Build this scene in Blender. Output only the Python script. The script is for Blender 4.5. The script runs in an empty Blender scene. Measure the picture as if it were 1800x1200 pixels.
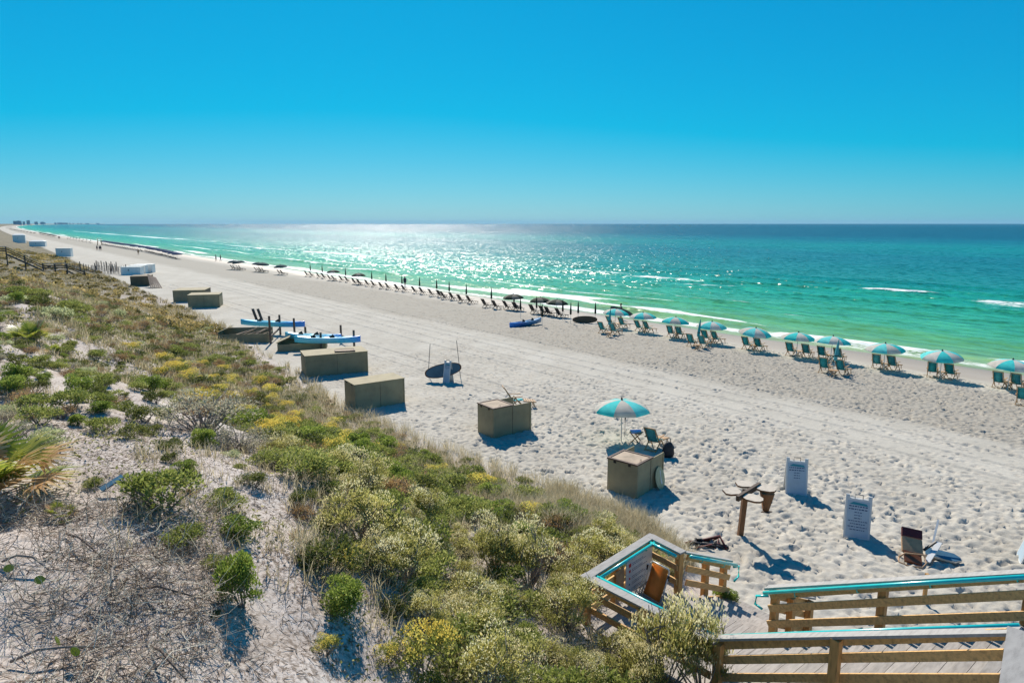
import bpy, math, random
import numpy as np
from mathutils import Vector, Matrix, Euler
R = math.radians
random.seed(7); rng = np.random.default_rng(11)
sc = bpy.context.scene
C = sc.collection

# ------------------------------------------------------------------ camera, sky, sun, exposure
CAM_H, FOC, PITCH = 9.0, 1160.0, math.atan2(207.0, 1160.0)
cd = bpy.data.cameras.new('camera'); cam = bpy.data.objects.new('camera', cd); C.objects.link(cam)
cd.sensor_width = 36.0; cd.lens = 36.0*FOC/1800.0; cd.clip_start = 0.1; cd.clip_end = 120000.0
cam.location = (0, 0, CAM_H); cam.rotation_euler = (math.pi/2-PITCH, 0, 0)
sc.camera = cam
SUN_AZ, SUN_EL = R(-11.5), R(40.0)          # azimuth measured from +Y towards +X
w = bpy.data.worlds.new('World'); sc.world = w; w.use_nodes = True
nt = w.node_tree; nt.nodes.clear()
sky = nt.nodes.new('ShaderNodeTexSky'); sky.sky_type = 'NISHITA'; sky.sun_disc = False
sky.sun_elevation = SUN_EL; sky.sun_rotation = SUN_AZ; sky.altitude = 0
sky.air_density = 1.0; sky.dust_density = 0.15; sky.ozone_density = 4.0
# one grade for the whole dome: the saturated azure of the photograph
sep = nt.nodes.new('ShaderNodeSeparateColor'); cmb = nt.nodes.new('ShaderNodeCombineColor'); nt.links.new(sky.outputs[0], sep.inputs[0])
def wm(op, a, b):
    nd = nt.nodes.new('ShaderNodeMath'); nd.operation = op
    for k_, v_ in enumerate((a, b)):
        if isinstance(v_, float): nd.inputs[k_].default_value = v_
        else: nt.links.new(v_, nd.inputs[k_])
    return nd.outputs[0]
nt.links.new(wm('MAXIMUM', wm('MULTIPLY', sep.outputs[0], .012), wm('MULTIPLY', wm('SUBTRACT', sep.outputs[0], 4.5), .36)), cmb.inputs[0])
nt.links.new(wm('MULTIPLY', wm('POWER', sep.outputs[1], .72), .86), cmb.inputs[1])
nt.links.new(wm('MULTIPLY', wm('POWER', sep.outputs[2], .5), 1.84), cmb.inputs[2])
bg = nt.nodes.new('ShaderNodeBackground'); bg.inputs['Strength'].default_value = 0.104
wo = nt.nodes.new('ShaderNodeOutputWorld')
nt.links.new(cmb.outputs[0], bg.inputs['Color']); nt.links.new(bg.outputs[0], wo.inputs['Surface'])
sd = bpy.data.lights.new('sun', 'SUN'); sd.energy = 5.0; sd.angle = R(0.53); sd.color = (1.0, 0.915, 0.80)
sun = bpy.data.objects.new('sun', sd); C.objects.link(sun)
sdir = Vector((math.sin(SUN_AZ)*math.cos(SUN_EL), math.cos(SUN_AZ)*math.cos(SUN_EL), math.sin(SUN_EL)))
sun.rotation_euler = sdir.to_track_quat('Z', 'Y').to_euler(); sun.location = sdir*200
vs = sc.view_settings; vs.view_transform = 'Standard'; vs.look = 'None'; vs.exposure = 0.42; vs.gamma = 1.0; vs.use_curve_mapping = False
sc.cycles.use_denoising = True; sc.cycles.max_bounces = 6; sc.cycles.transparent_max_bounces = 6
sc.cycles.diffuse_bounces = 3; sc.cycles.glossy_bounces = 3; sc.cycles.volume_bounces = 0; sc.cycles.sample_clamp_indirect = 6.0

# ------------------------------------------------------------------ places: shore frame (u along the shore, v towards the sea)
TH = R(39.0); D2 = np.array([-math.sin(TH), math.cos(TH)]); N2 = np.array([math.cos(TH), math.sin(TH)])
WATER = -1.5; SHORE = 57.0
def curve(u): return 300.0*(np.maximum(u, 0)/6000.0)**2
def UV(u, v): return D2*u + N2*v
def uv_of(x, y):
    u = D2[0]*x + D2[1]*y; v = N2[0]*x + N2[1]*y
    return u, v
_cp, _sp = math.cos(PITCH), math.sin(PITCH)
def ray(px, py):
    dx = (px-900)/FOC; dy = (600-py)/FOC
    return np.array([dx, _cp+dy*_sp, -_sp+dy*_cp])
def P(px, py, z=0.0):
    r = ray(px, py); t = (z-CAM_H)/r[2]
    return np.array([r[0]*t, r[1]*t, z])
def vnoise(x, y, seed=0):
    xi = np.floor(x).astype(np.int64); yi = np.floor(y).astype(np.int64); fx = x-xi; fy = y-yi
    fx = fx*fx*(3-2*fx); fy = fy*fy*(3-2*fy)
    def hsh(a, b):
        h = (a*374761393 + b*668265263 + seed*974634777) & 0xffffffff
        h = ((h ^ (h >> 13))*1274126177) & 0xffffffff
        return ((h ^ (h >> 16)) & 0xffff)/65535.0
    a = hsh(xi, yi); b = hsh(xi+1, yi); c = hsh(xi, yi+1); d = hsh(xi+1, yi+1)
    return (a*(1-fx)+b*fx)*(1-fy)+(c*(1-fx)+d*fx)*fy
def fbm(x, y, seed=0, o=4):
    s = 0; a = 0.5
    for k in range(o):
        s = s + a*vnoise(x*2**k, y*2**k, seed+k*17); a *= 0.5
    return s
FU = [-40, -5, 5, 8, 12, 20, 30, 45, 60, 78, 113, 200, 500, 20000]
FV = [11.5, 12, 12.3, 13.4, 14.9, 14.2, 13.4, 15.0, 16.5, 17.2, 17.8, 19, 22, 24]
SS = [-1, 0, 1, 2, 4.5, 7.5, 10.5, 13, 16, 25, 60, 400, 4000]
SZ = [0, 0, .06, .25, .85, 2.3, 4.0, 4.9, 5.3, 5.6, 6.0, 7.0, 7.0]
def foot(u): return np.interp(u, FU, FV)
def smooth_lane(v): return np.exp(-((v-30.5)/4.2)**2)
def H(u, v):
    """ground height; v is measured from the camera, before the far bend of the coast"""
    u = np.asarray(u, float); v = np.asarray(v, float)
    s = foot(u)+1.6*(fbm(u*.12, v*0+3.3, 5, 3)-.45) - v
    z = np.interp(s, SS, SZ)*np.interp(u, [52, 80, 103, 138, 180, 400], [1, .58, .34, .34, .48, .7])
    hum = np.clip(s/3, 0, 1)
    z = z + hum*(0.75*(fbm(u*.33, v*.33, 9, 3)-.45) + .25*(fbm(u*1.3, v*1.3, 21, 3)-.45))
    b = np.interp(v, [-9999, 28, 36, 46, 52, 58, 80, 140, 99999], [0, 0, -.18, -.75, -1.12, -1.62, -2.8, -5, -6])
    b = b + np.clip((v-44)/8, 0, 1)*np.clip((70-v)/8, 0, 1)*.22*(fbm(u*.045, v*0+.5, 31, 3)-.45)
    b = b + .10*(fbm(u*.2, v*.2, 41, 3)-.45)*np.clip((v-10)/4, 0, 1)*np.clip((50-v)/4, 0, 1)
    return z + b
def Hxy(x, y):
    u, v = uv_of(x, y); return float(H(u, v))
def G(px, py, dz=0.0):
    """first point of the ground along the picture ray"""
    r = ray(px, py); t = np.linspace(3, 400, 8000)
    u, v = uv_of(r[0]*t, r[1]*t); g = H(u, v)
    k = np.argmax(CAM_H + r[2]*t < g)
    if k == 0: return P(px, py, 0)
    return np.array([r[0]*t[k], r[1]*t[k], g[k]+dz])

# ------------------------------------------------------------------ helpers
def tag(o, label=None, cat=None, group=None, kind=None):
    for k, v in (('label', label), ('category', cat), ('group', group), ('kind', kind)):
        if v: o[k] = v
    return o
def empty(name, loc=(0, 0, 0), rz=0.0, label=None, cat=None, group=None):
    o = bpy.data.objects.new(name, None); C.objects.link(o); o.location = loc; o.rotation_euler = (0, 0, rz); o.empty_display_size = .2
    return tag(o, label, cat, group)
def link(name, me, parent=None, loc=None, rot=None):
    o = bpy.data.objects.new(name, me); C.objects.link(o)
    if parent is not None: o.parent = parent
    if loc is not None: o.location = loc
    if rot is not None: o.rotation_euler = rot
    return o
KIDS = {}
def copy_tree(o, parent=None, top=True):
    c = o.copy(); C.objects.link(c); c.parent = parent
    for ch in list(o.children): copy_tree(ch, c, False)
    return c
def basis(dirv, up=(0, 0, 1)):
    z = Vector(dirv).normalized(); x = Vector(up).cross(z)
    if x.length < 1e-5: x = Vector((1, 0, 0))
    x.normalize(); y = z.cross(x)
    return x, y, z
class MB:
    def __init__(s): s.v = []; s.f = []; s.mi = []; s.cur = 0
    def add(s, vs, fs):
        o = len(s.v); s.v += [tuple(p) for p in vs]
        for f in fs: s.f.append(tuple(i+o for i in f)); s.mi.append(s.cur)
        return s
    def box(s, c, d, rz=0.0, M=None, bev=0.0):
        x, y, z = d[0]/2, d[1]/2, d[2]/2
        vs = [Vector((a*x, b*y, e*z)) for e in (-1, 1) for b in (-1, 1) for a in (-1, 1)]
        T = M if M is not None else Matrix.Translation(Vector(c)) @ Matrix.Rotation(rz, 4, 'Z')
        return s.add([T @ p for p in vs], [(0, 2, 3, 1), (4, 5, 7, 6), (0, 1, 5, 4), (1, 3, 7, 5), (3, 2, 6, 7), (2, 0, 4, 6)])
    def beam(s, a, b, w, h, up=(0, 0, 1)):
        a = Vector(a); b = Vector(b); x, y, z = basis(b-a, up); vs = []
        for p in (a, b):
            for (i, j) in ((-1, -1), (1, -1), (1, 1), (-1, 1)): vs.append(p + x*(i*w/2) + y*(j*h/2))
        return s.add(vs, [(3, 2, 1, 0), (4, 5, 6, 7), (0, 1, 5, 4), (1, 2, 6, 5), (2, 3, 7, 6), (3, 0, 4, 7)])
    def tube(s, pts, r, n=6):
        pts = [Vector(p) for p in pts]; rs = r if isinstance(r, (list, tuple)) else [r]*len(pts); vs = []; fs = []
        for i, p in enumerate(pts):
            d = pts[min(i+1, len(pts)-1)] - pts[max(i-1, 0)]; x, y, z = basis(d, (0.03, 0.02, 1) if abs(d.normalized().z) < .95 else (1, 0, 0))
            for k in range(n):
                a = 2*math.pi*k/n; vs.append(p + x*(rs[i]*math.cos(a)) + y*(rs[i]*math.sin(a)))
        for i in range(len(pts)-1):
            for k in range(n): fs.append((i*n+k, i*n+(k+1) % n, (i+1)*n+(k+1) % n, (i+1)*n+k))
        fs.append(tuple(range(n-1, -1, -1))); fs.append(tuple((len(pts)-1)*n+k for k in range(n)))
        return s.add(vs, fs)
    def prism(s, outline, t, M):
        n = len(outline); vs = [M @ Vector((x, y, -t/2)) for x, y in outline] + [M @ Vector((x, y, t/2)) for x, y in outline]
        fs = [tuple(range(n-1, -1, -1)), tuple(range(n, 2*n))] + [(k, (k+1) % n, n+(k+1) % n, n+k) for k in range(n)]
        return s.add(vs, fs)
    def loft(s, rings, closed=True, caps=True):
        n = len(rings[0]); vs = [p for r in rings for p in r]; fs = []
        for i in range(len(rings)-1):
            for k in range(n if closed else n-1): fs.append((i*n+k, i*n+(k+1) % n, (i+1)*n+(k+1) % n, (i+1)*n+k))
        if caps and closed: fs.append(tuple(range(n-1, -1, -1))); fs.append(tuple((len(rings)-1)*n+k for k in range(n)))
        return s.add(vs, fs)
    def mesh(s, name, mats, smooth=False):
        me = bpy.data.meshes.new(name); me.from_pydata(s.v, [], s.f)
        for m in (mats if isinstance(mats, (list, tuple)) else [mats]): me.materials.append(m)
        if any(s.mi): me.polygons.foreach_set('material_index', s.mi)
        if smooth: me.polygons.foreach_set('use_smooth', [True]*len(me.polygons))
        me.update(); return me
    def build(s, name, mats, parent=None, smooth=False, loc=None, rot=None):
        return link(name, s.mesh(name, mats, smooth), parent, loc, rot)
def np_mesh(name, v, f, mats, attrs=None, smooth=False):
    """v (n,3), f (m,3 or 4) arrays -> mesh, fast"""
    me = bpy.data.meshes.new(name); k = f.shape[1]
    me.vertices.add(len(v)); me.vertices.foreach_set('co', np.ascontiguousarray(v, np.float32).ravel())
    me.loops.add(f.size); me.loops.foreach_set('vertex_index', np.ascontiguousarray(f, np.int32).ravel())
    me.polygons.add(len(f)); me.polygons.foreach_set('loop_start', np.arange(0, f.size, k, dtype=np.int32))
    if smooth: me.polygons.foreach_set('use_smooth', np.ones(len(f), bool))
    for m in (mats if isinstance(mats, (list, tuple)) else [mats]): me.materials.append(m)
    for an, av in (attrs or {}).items():
        a = me.attributes.new(an, 'FLOAT', 'POINT'); a.data.foreach_set('value', np.ascontiguousarray(av, np.float32))
    me.update(calc_edges=True); me.validate(); return me
def grid_faces(nu, nv):
    i = np.arange(nu*nv).reshape(nu, nv)
    return np.stack([i[:-1, :-1], i[1:, :-1], i[1:, 1:], i[:-1, 1:]], -1).reshape(-1, 4)

# ------------------------------------------------------------------ materials
class NT:
    def __init__(s, name):
        s.m = bpy.data.materials.new(name); s.m.use_nodes = True; s.t = s.m.node_tree; s.t.nodes.clear()
        s.out = s.n('ShaderNodeOutputMaterial')
    def n(s, typ, inp=None, **kw):
        nd = s.t.nodes.new(typ)
        for k, v in kw.items(): setattr(nd, k, v)
        for k, v in (inp or {}).items():
            if isinstance(v, bpy.types.NodeSocket): s.t.links.new(v, nd.inputs[k])
            else: nd.inputs[k].default_value = v
        return nd
    def math(s, op, a, b=0.0, clamp=False, c=None):
        d = {0: a, 1: b}
        if c is not None: d[2] = c
        return s.n('ShaderNodeMath', d, operation=op, use_clamp=clamp).outputs[0]
    def noise(s, vec, scale, detail=3, rough=.55, dist=0.0):
        return s.n('ShaderNodeTexNoise', {'Vector': vec, 'Scale': scale, 'Detail': detail, 'Roughness': rough, 'Distortion': dist}).outputs[0]
    def ramp(s, fac, stops, interp='LINEAR'):
        nd = s.n('ShaderNodeValToRGB', {'Fac': fac}); cr = nd.color_ramp; cr.interpolation = interp
        while len(cr.elements) < len(stops): cr.elements.new(.5)
        for e, (p, c) in zip(cr.elements, stops): e.position = p; e.color = (c[0], c[1], c[2], 1) if isinstance(c, (tuple, list)) else (c, c, c, 1)
        return nd.outputs[0]
    def mix(s, fac, a, b, blend='MIX'):
        nd = s.n('ShaderNodeMix', data_type='RGBA', blend_type=blend)
        for k, v in ((0, fac), (6, a), (7, b)):
            if isinstance(v, bpy.types.NodeSocket): s.t.links.new(v, nd.inputs[k])
            else: nd.inputs[k].default_value = v if k == 0 else ((*v, 1) if len(v) == 3 else v)
        return nd.outputs[2]
    def attr(s, name): return s.n('ShaderNodeAttribute', attribute_name=name).outputs['Fac']
    def done(s, shader): s.t.links.new(shader, s.out.inputs['Surface']); return s.m
def mat(name, col, rough=.7, vary=.25, scale=6.0, bump=.1, bscale=None, metal=0.0, stretch=(1, 1, 1), spec=.4, dark=None, rnd=.0, coat=0.0):
    """painted or plain surface with blotches, wear and fine relief"""
    k = NT(name); co = k.n('ShaderNodeTexCoord').outputs['Object']
    mp = k.n('ShaderNodeMapping', {'Vector': co, 'Scale': stretch}).outputs[0]
    a = k.noise(mp, scale, 5, .6); lo = dark or tuple(c*(1-vary) for c in col); hi = tuple(min(1, c*(1+vary*.6)) for c in col)
    c = k.ramp(a, [(.3, lo), (.5, col), (.72, hi)])
    if rnd:
        oi = k.n('ShaderNodeObjectInfo').outputs['Random']
        c = k.n('ShaderNodeHueSaturation', {'Color': c, 'Value': k.math('MULTIPLY_ADD', oi, rnd*2, c=1-rnd), 'Hue': .5}).outputs[0]
    b = k.noise(mp, bscale or scale*8, 3)
    bm = k.n('ShaderNodeBump', {'Height': b, 'Strength': bump, 'Distance': .02}).outputs[0]
    p = k.n('ShaderNodeBsdfPrincipled', {'Base Color': c, 'Roughness': rough, 'Metallic': metal, 'Normal': bm, 'Specular IOR Level': spec, 'Coat Weight': coat})
    return k.done(p.outputs[0])
def cloth_mat(name, col, trans=.4):
    """sun cloth: weave, faded blotches, daylight shining through"""
    k = NT(name); co = k.n('ShaderNodeTexCoord').outputs['Object']; oi = k.n('ShaderNodeObjectInfo').outputs['Random']
    c = k.ramp(k.noise(co, 3.0, 4, .6), [(.3, tuple(x*.82 for x in col)), (.7, tuple(min(1, x*1.1+.01) for x in col))])
    c = k.n('ShaderNodeHueSaturation', {'Color': c, 'Saturation': k.math('MULTIPLY_ADD', oi, -.2, c=1.0), 'Value': k.math('MULTIPLY_ADD', oi, .2, c=.9)}).outputs[0]
    bm = k.n('ShaderNodeBump', {'Height': k.noise(co, 14.0, 3), 'Strength': .15, 'Distance': .02}).outputs[0]
    p = k.n('ShaderNodeBsdfPrincipled', {'Base Color': c, 'Roughness': .8, 'Normal': bm, 'Specular IOR Level': .2}); t = k.n('ShaderNodeBsdfTranslucent', {'Color': c})
    return k.done(k.n('ShaderNodeMixShader', {0: trans, 1: p.outputs[0], 2: t.outputs[0]}).outputs[0])
def leaf_mat(name, c0, c1, c2, trans=.35, rough=.5, rnd=.3, gloss=.25):
    """foliage: per-leaf tint from the attribute, per-plant tint from the object, light shining through"""
    k = NT(name); a = k.attr('tint'); oi = k.n('ShaderNodeObjectInfo').outputs['Random']
    f = k.math('ADD', k.math('MULTIPLY', a, 1-rnd), k.math('MULTIPLY', oi, rnd))
    c = k.ramp(f, [(.05, c0), (.5, c1), (.95, c2)])
    p = k.n('ShaderNodeBsdfPrincipled', {'Base Color': c, 'Roughness': rough, 'Specular IOR Level': gloss})
    t = k.n('ShaderNodeBsdfTranslucent', {'Color': c})
    mx = k.n('ShaderNodeMixShader', {0: trans, 1: p.outputs[0], 2: t.outputs[0]})
    return k.done(mx.outputs[0])
# ------------------------------------------------------------------ ground: sand and dune
def sand_material():
    k = NT('sand'); uu = k.attr('uu'); vv = k.attr('vv'); ss = k.attr('inland')
    co = k.n('ShaderNodeCombineXYZ', {0: uu, 1: vv, 2: 0.0}).outputs[0]
    big = k.noise(co, .35, 4); fine = k.noise(co, 9.0, 4, .65); grain = k.noise(co, 60.0, 2)
    base = k.ramp(big, [(.3, (0.387, 0.356, 0.298)), (.55, (0.453, 0.420, 0.357)), (.75, (0.494, 0.464, 0.401))])
    # the trodden belt in front of the umbrellas is greyer, the vehicle lane paler
    vw = k.math('ADD', vv, k.math('MULTIPLY_ADD', k.noise(k.n('ShaderNodeMapping', {'Vector': co, 'Scale': (.12, .5, 1)}).outputs[0], 1.0, 3), 5.0, c=-2.5))
    belt = k.ramp(k.math('DIVIDE', vw, 60.0), [(.52, 0.0), (.57, 1.0), (.74, 1.0), (.79, 0.0)])
    base = k.mix(k.math('MULTIPLY', belt, .85), base, (0.330, 0.300, 0.247))
    lane = k.ramp(k.math('DIVIDE', vw, 60.0), [(.42, 0.0), (.46, 1.0), (.52, 1.0), (.56, 0.0)])
    base = k.mix(k.math('MULTIPLY', lane, .15), base, (0.527, 0.496, 0.431))
    wet = k.ramp(k.math('DIVIDE', vw, 60.0), [(.80, 0.0), (.835, .55), (.9, .75), (.94, 1.0)])
    base = k.mix(wet, base, (0.330, 0.260, 0.195))
    # dune sand: warmer, strewn with dark litter
    dune = k.ramp(ss, [(.05, 0.0), (.25, 1.0)])
    dsand = k.ramp(k.noise(co, 1.3, 4), [(.3, (.42, .355, .30)), (.55, (.54, .475, .425)), (.8, (.58, .53, .48))])
    lit = k.ramp(k.noise(co, 14.0, 6, .72), [(.46, 0.0), (.57, .88)])
    lm = k.ramp(k.noise(co, .8, 3, .6), [(.36, 0.1), (.6, 1.0)])
    dsand = k.mix(k.math('MULTIPLY', lit, lm), dsand, (0.140, 0.100, 0.070))
    far = k.ramp(k.math('DIVIDE', uu, 400.0), [(.17, 0.0), (.3, 1.0)])
    scrub = k.ramp(k.noise(co, .45, 5, .7), [(.35, (0.049, 0.048, 0.018)), (.55, (0.124, 0.104, 0.048)), (.72, (0.231, 0.200, 0.125))])
    dsand = k.mix(k.math('MULTIPLY', far, .85), dsand, scrub)
    base = k.mix(dune, base, dsand)
    base = k.mix(.35, base, k.mix(1.0, base, k.ramp(fine, [(.3, .72), (.6, 1.08)]), 'MULTIPLY'))
    pits = k.n('ShaderNodeTexVoronoi', {'Vector': co, 'Scale': 2.6, 'Randomness': 1.0}).outputs['Distance']
    pit = k.ramp(pits, [(.06, 0.0), (.32, 1.0)])
    hgt = k.math('ADD', k.math('MULTIPLY', fine, .5), k.math('MULTIPLY', grain, .12))
    farm = k.ramp(k.math('DIVIDE', uu, 400.0), [(.13, 0.0), (.28, 1.0)])
    hgt = k.math('ADD', hgt, k.math('MULTIPLY', k.math('MULTIPLY', pit, farm), k.math('MULTIPLY_ADD', belt, .5, c=.2)))
    dry = k.math('SUBTRACT', 1.0, k.math('MULTIPLY', wet, .85))
    bm = k.n('ShaderNodeBump', {'Height': hgt, 'Strength': k.math('MULTIPLY', dry, .55), 'Distance': .06}).outputs[0]
    ro = k.math('SUBTRACT', .95, k.math('MULTIPLY', wet, .55))
    p = k.n('ShaderNodeBsdfPrincipled', {'Base Color': base, 'Roughness': ro, 'Normal': bm, 'Specular IOR Level': .25})
    return k.done(p.outputs[0])
M_SAND = sand_material()

def geo(a, b, n): return list(np.geomspace(a, b, n))
def foot_pits(us, vs, z):
    """footprints pressed into the dry sand: oval dents with a low rim, thick in the belt by the umbrellas"""
    lu, lv = [], []
    def strew(n, u0, u1, v0, v1): lu.append(rng.uniform(u0, u1, n)); lv.append(rng.uniform(v0, v1, n))
    strew(15000, 2, 45, 33.0, 48.5); strew(10000, 45, 110, 32.5, 49); strew(8000, 2, 40, 12.5, 27.5); strew(1500, 40, 110, 14, 28); strew(1900, 2, 70, 27, 33.5); strew(2500, 2, 22, 15, 24)
    U = np.concatenate(lu); V = np.concatenate(lv)
    # walked lines
    for k in range(26):
        u0, v0 = rng.uniform(3, 70), rng.uniform(15, 44); a = rng.uniform(0, 6.28); n = 30
        t = np.arange(n)*.62; U = np.concatenate([U, u0+np.cos(a)*t+rng.normal(0, .09, n)]); V = np.concatenate([V, v0+np.sin(a)*t+.12*(np.arange(n) % 2)])
    keep = (V > foot(U)+.3) & (V < 49.3) & (U < 109) & (U > us[0]+1)
    for u0, v0 in zip(U[keep], V[keep]):
        r1 = rng.uniform(.05, .10); r2 = rng.uniform(.08, .17); dp = rng.uniform(.02, .075); a = rng.uniform(0, 3.14)
        i0, i1 = np.searchsorted(us, (u0-.5, u0+.5)); j0, j1 = np.searchsorted(vs, (v0-.5, v0+.5))
        if i1-i0 < 2 or j1-j0 < 2: continue
        a1 = us[i0:i1, None]-u0; b1 = vs[None, j0:j1]-v0
        x = (a1*np.cos(a)+b1*np.sin(a))/r1; y = (-a1*np.sin(a)+b1*np.cos(a))/r2; q = x*x+y*y
        z[i0:i1, j0:j1] += dp*(-np.exp(-q*.9) + .5*np.exp(-(np.sqrt(q)-1.45)**2*4))
    # wheel tracks along the lane
    for v0 in (26.4, 27.9, 29.6, 31.1, 33.4, 21.0, 22.5):
        for dv in (-.12, .12):
            pass
        vc = v0 + .5*(fbm(us*.05, us*0+v0, 77, 2)-.45)*2
        q = (vs[None, :]-vc[:, None])/.13
        z += -.05*np.exp(-q*q) + .025*np.exp(-(np.abs(q)-1.8)**2*3)
    return z
def ground_sheet(name, us, vs, pits=False, lower=0.0):
    us = np.asarray(us, float); vs = np.asarray(vs, float)
    Ug, Vg = np.meshgrid(us, vs, indexing='ij'); z = H(Ug, Vg)
    if pits:
        damp = np.clip((Vg-foot(Ug))/1.5, 0, 1)*np.clip((50-Vg)/2, 0, 1)
        z = z + damp*(.055*(fbm(Ug*2.4, Vg*4.6, 55, 4)-.45) + .06*(fbm(Ug*5, Vg*7.5, 57, 2)-.4))*(1-.75*smooth_lane(Vg))
        z = foot_pits(us, vs, z)
    z = z - lower
    V2 = Vg + curve(Ug)
    X = D2[0]*Ug + N2[0]*V2; Y = D2[1]*Ug + N2[1]*V2
    inl = np.clip((foot(Ug)-Vg)/4+.1, 0, 1)
    me = np_mesh(name, np.stack([X, Y, z], -1).reshape(-1, 3), grid_faces(len(us), len(vs))[:, ::-1], M_SAND, {'uu': Ug.ravel(), 'vv': Vg.ravel(), 'inland': inl.ravel()}, True)
    return tag(link(name, me), kind='structure')
u_near = list(np.arange(-14, 1.6, .4)) + list(np.arange(1.6, 28, .075)) + list(np.arange(28, 60, .13)) + list(np.arange(60, 110, .33))
u_far = list(np.arange(110, 300, 1.5)) + geo(300, 16000, 90)
v_beach = list(np.arange(11.0, 50, .08)) + list(np.arange(50, 66, .3)) + [70, 80, 100]
ground_sheet('beach', u_near, v_beach, True)
v_dune = [-2500, -800, -300, -120, -60, -35] + list(np.arange(-25, -6, .8)) + list(np.arange(-6, 11.01, .2))
v_dune[-1] = 11.0
ground_sheet('dune', list(np.arange(-14, 30, .2)) + list(np.arange(30, 110.2, .4)), v_dune)
ground_sheet('far_beach', [109.9]+u_far[1:], [-2500, -800, -300, -120, -60, -30] + list(np.arange(-20, 24, 1.0)) + list(np.arange(24, 64, 2.0)) + [80, 100], lower=.02)

# ------------------------------------------------------------------ sea
def sea_material():
    k = NT('sea_water'); uu = k.attr('uu'); vv = k.attr('vv'); fo = k.attr('foam'); dep = k.math('SUBTRACT', vv, SHORE)
    co = k.n('ShaderNodeCombineXYZ', {0: uu, 1: vv, 2: 0.0}).outputs[0]
    sw = k.noise(k.n('ShaderNodeMapping', {'Vector': co, 'Scale': (.012, .045, 1)}).outputs[0], 1.0, 4, .6)
    dw = k.math('ADD', dep, k.math('MULTIPLY', dep, k.math('MULTIPLY_ADD', sw, .9, c=-.45)))
    lg = k.math('DIVIDE', k.math('LOGARITHM', k.math('ADD', k.math('MAXIMUM', dw, 0.0), 4.0), 10.0), 3.4)   # 4 m .18, 30 m .45, 100 m .59, 250 m .71, 600 m .82, 2 km .97
    col = k.ramp(lg, [(.16, (.36, .38, .17)), (.27, (.20, .38, .12)), (.38, (.07, .36, .14)), (.49, (.018, .30, .18)), (.575, (.005, .17, .13)), (.66, (.002, .115, .12)), (.715, (.003, .19, .15)), (.76, (.002, .10, .12)), (.80, (.002, .030, .065)), (.95, (.002, .014, .04))])
    # small dark and light lanes between the ripples
    rip = k.noise(k.n('ShaderNodeMapping', {'Vector': co, 'Scale': (.10, .55, 1)}).outputs[0], 1.0, 4, .6)
    col = k.mix(.7, col, k.mix(1.0, col, k.ramp(rip, [(.3, .45), (.52, 1.0), (.75, 1.45)]), 'MULTIPLY'))
    # foam: mask on the mesh, broken up by lacy noise
    lace = k.noise(k.n('ShaderNodeMapping', {'Vector': co, 'Scale': (.45, 1.3, 1)}).outputs[0], 1.6, 6, .75, .6)
    fm = k.math('SUBTRACT', k.math('ADD', k.math('MULTIPLY', fo, 1.0), lace), 1.0)
    foam = k.ramp(fm, [(.0, 0.0), (.06, .55), (.22, 1.0)])
    # wavelet slopes straight from noise, so that far water keeps its sparkle
    def slope(sx, sy, det):
        nd = k.n('ShaderNodeTexNoise', {'Vector': k.n('ShaderNodeMapping', {'Vector': co, 'Scale': (sx, sy, 1)}).outputs[0], 'Scale': 1.0, 'Detail': det, 'Roughness': .65})
        return k.n('ShaderNodeVectorMath', {0: nd.outputs['Color'], 1: (.5, .5, .5)}, operation='SUBTRACT').outputs[0]
    calm = k.ramp(k.math('DIVIDE', dep, 70.0), [(0, .22), (.6, 1.0)])
    s1 = k.n('ShaderNodeVectorMath', {0: slope(.7, 1.5, 5), 'Scale': 3.2}, operation='SCALE').outputs[0]
    s2 = k.n('ShaderNodeVectorMath', {0: slope(.05, .16, 4), 'Scale': .55}, operation='SCALE').outputs[0]
    s3 = k.n('ShaderNodeVectorMath', {0: k.n('ShaderNodeVectorMath', {0: s1, 1: s2}, operation='ADD').outputs[0], 'Scale': calm}, operation='SCALE').outputs[0]
    s4 = k.n('ShaderNodeVectorMath', {0: s3, 1: (1, 1, 0)}, operation='MULTIPLY').outputs[0]
    gn = k.n('ShaderNodeNewGeometry').outputs['Normal']
    bm = k.n('ShaderNodeVectorMath', {0: k.n('ShaderNodeVectorMath', {0: s4, 1: gn}, operation='ADD').outputs[0]}, operation='NORMALIZE').outputs[0]
    c2 = k.mix(foam, col, (.82, .84, .82))
    ro = k.math('MULTIPLY_ADD', foam, .5, c=.22)
    p = k.n('ShaderNodeBsdfPrincipled', {'Base Color': c2, 'Roughness': ro, 'IOR': 1.20, 'Specular IOR Level': .5, 'Normal': bm})
    return k.done(p.outputs[0])
M_SEA = sea_material()
su = np.array(list(np.geomspace(-3000, -60, 14)) + list(np.arange(-50, 150, .6)) + list(np.arange(150, 300, 2.0)) + geo(300, 16000, 60))
sv = np.array(list(np.arange(50, 130, .3)) + geo(130, 40000, 70))
Ug, Vg = np.meshgrid(su, sv, indexing='ij'); wdep = Vg-SHORE
near = np.clip((240-wdep)/200, 0, 1)*np.clip((600-Ug)/300, 0, 1)*np.clip((Ug+60)/20, 0, 1)
ph = 2.5*fbm(Ug*.018, Vg*.02, 61, 3)*6
swell = (np.clip(np.sin(wdep*.52+ph), 0, 1)**3)*(.17+.2*np.exp(-((wdep-50)/18)**2)+.1*np.exp(-((wdep-10)/7)**2))
chop = .10*(fbm(Ug*.35, Vg*.7, 63, 3)-.45)
zz = WATER + near*np.clip(wdep/4+.3, 0, 1)*(swell+chop)
foam = np.zeros_like(zz)
edge = 4.0*(fbm(Ug*.05, Vg*0, 65, 3)-.45)
foam += .9*np.exp(-((wdep-1.0-edge)/1.7)**2)*(.35+1.1*vnoise(Ug*.07, Vg*0+.3, 66))       # swash
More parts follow.
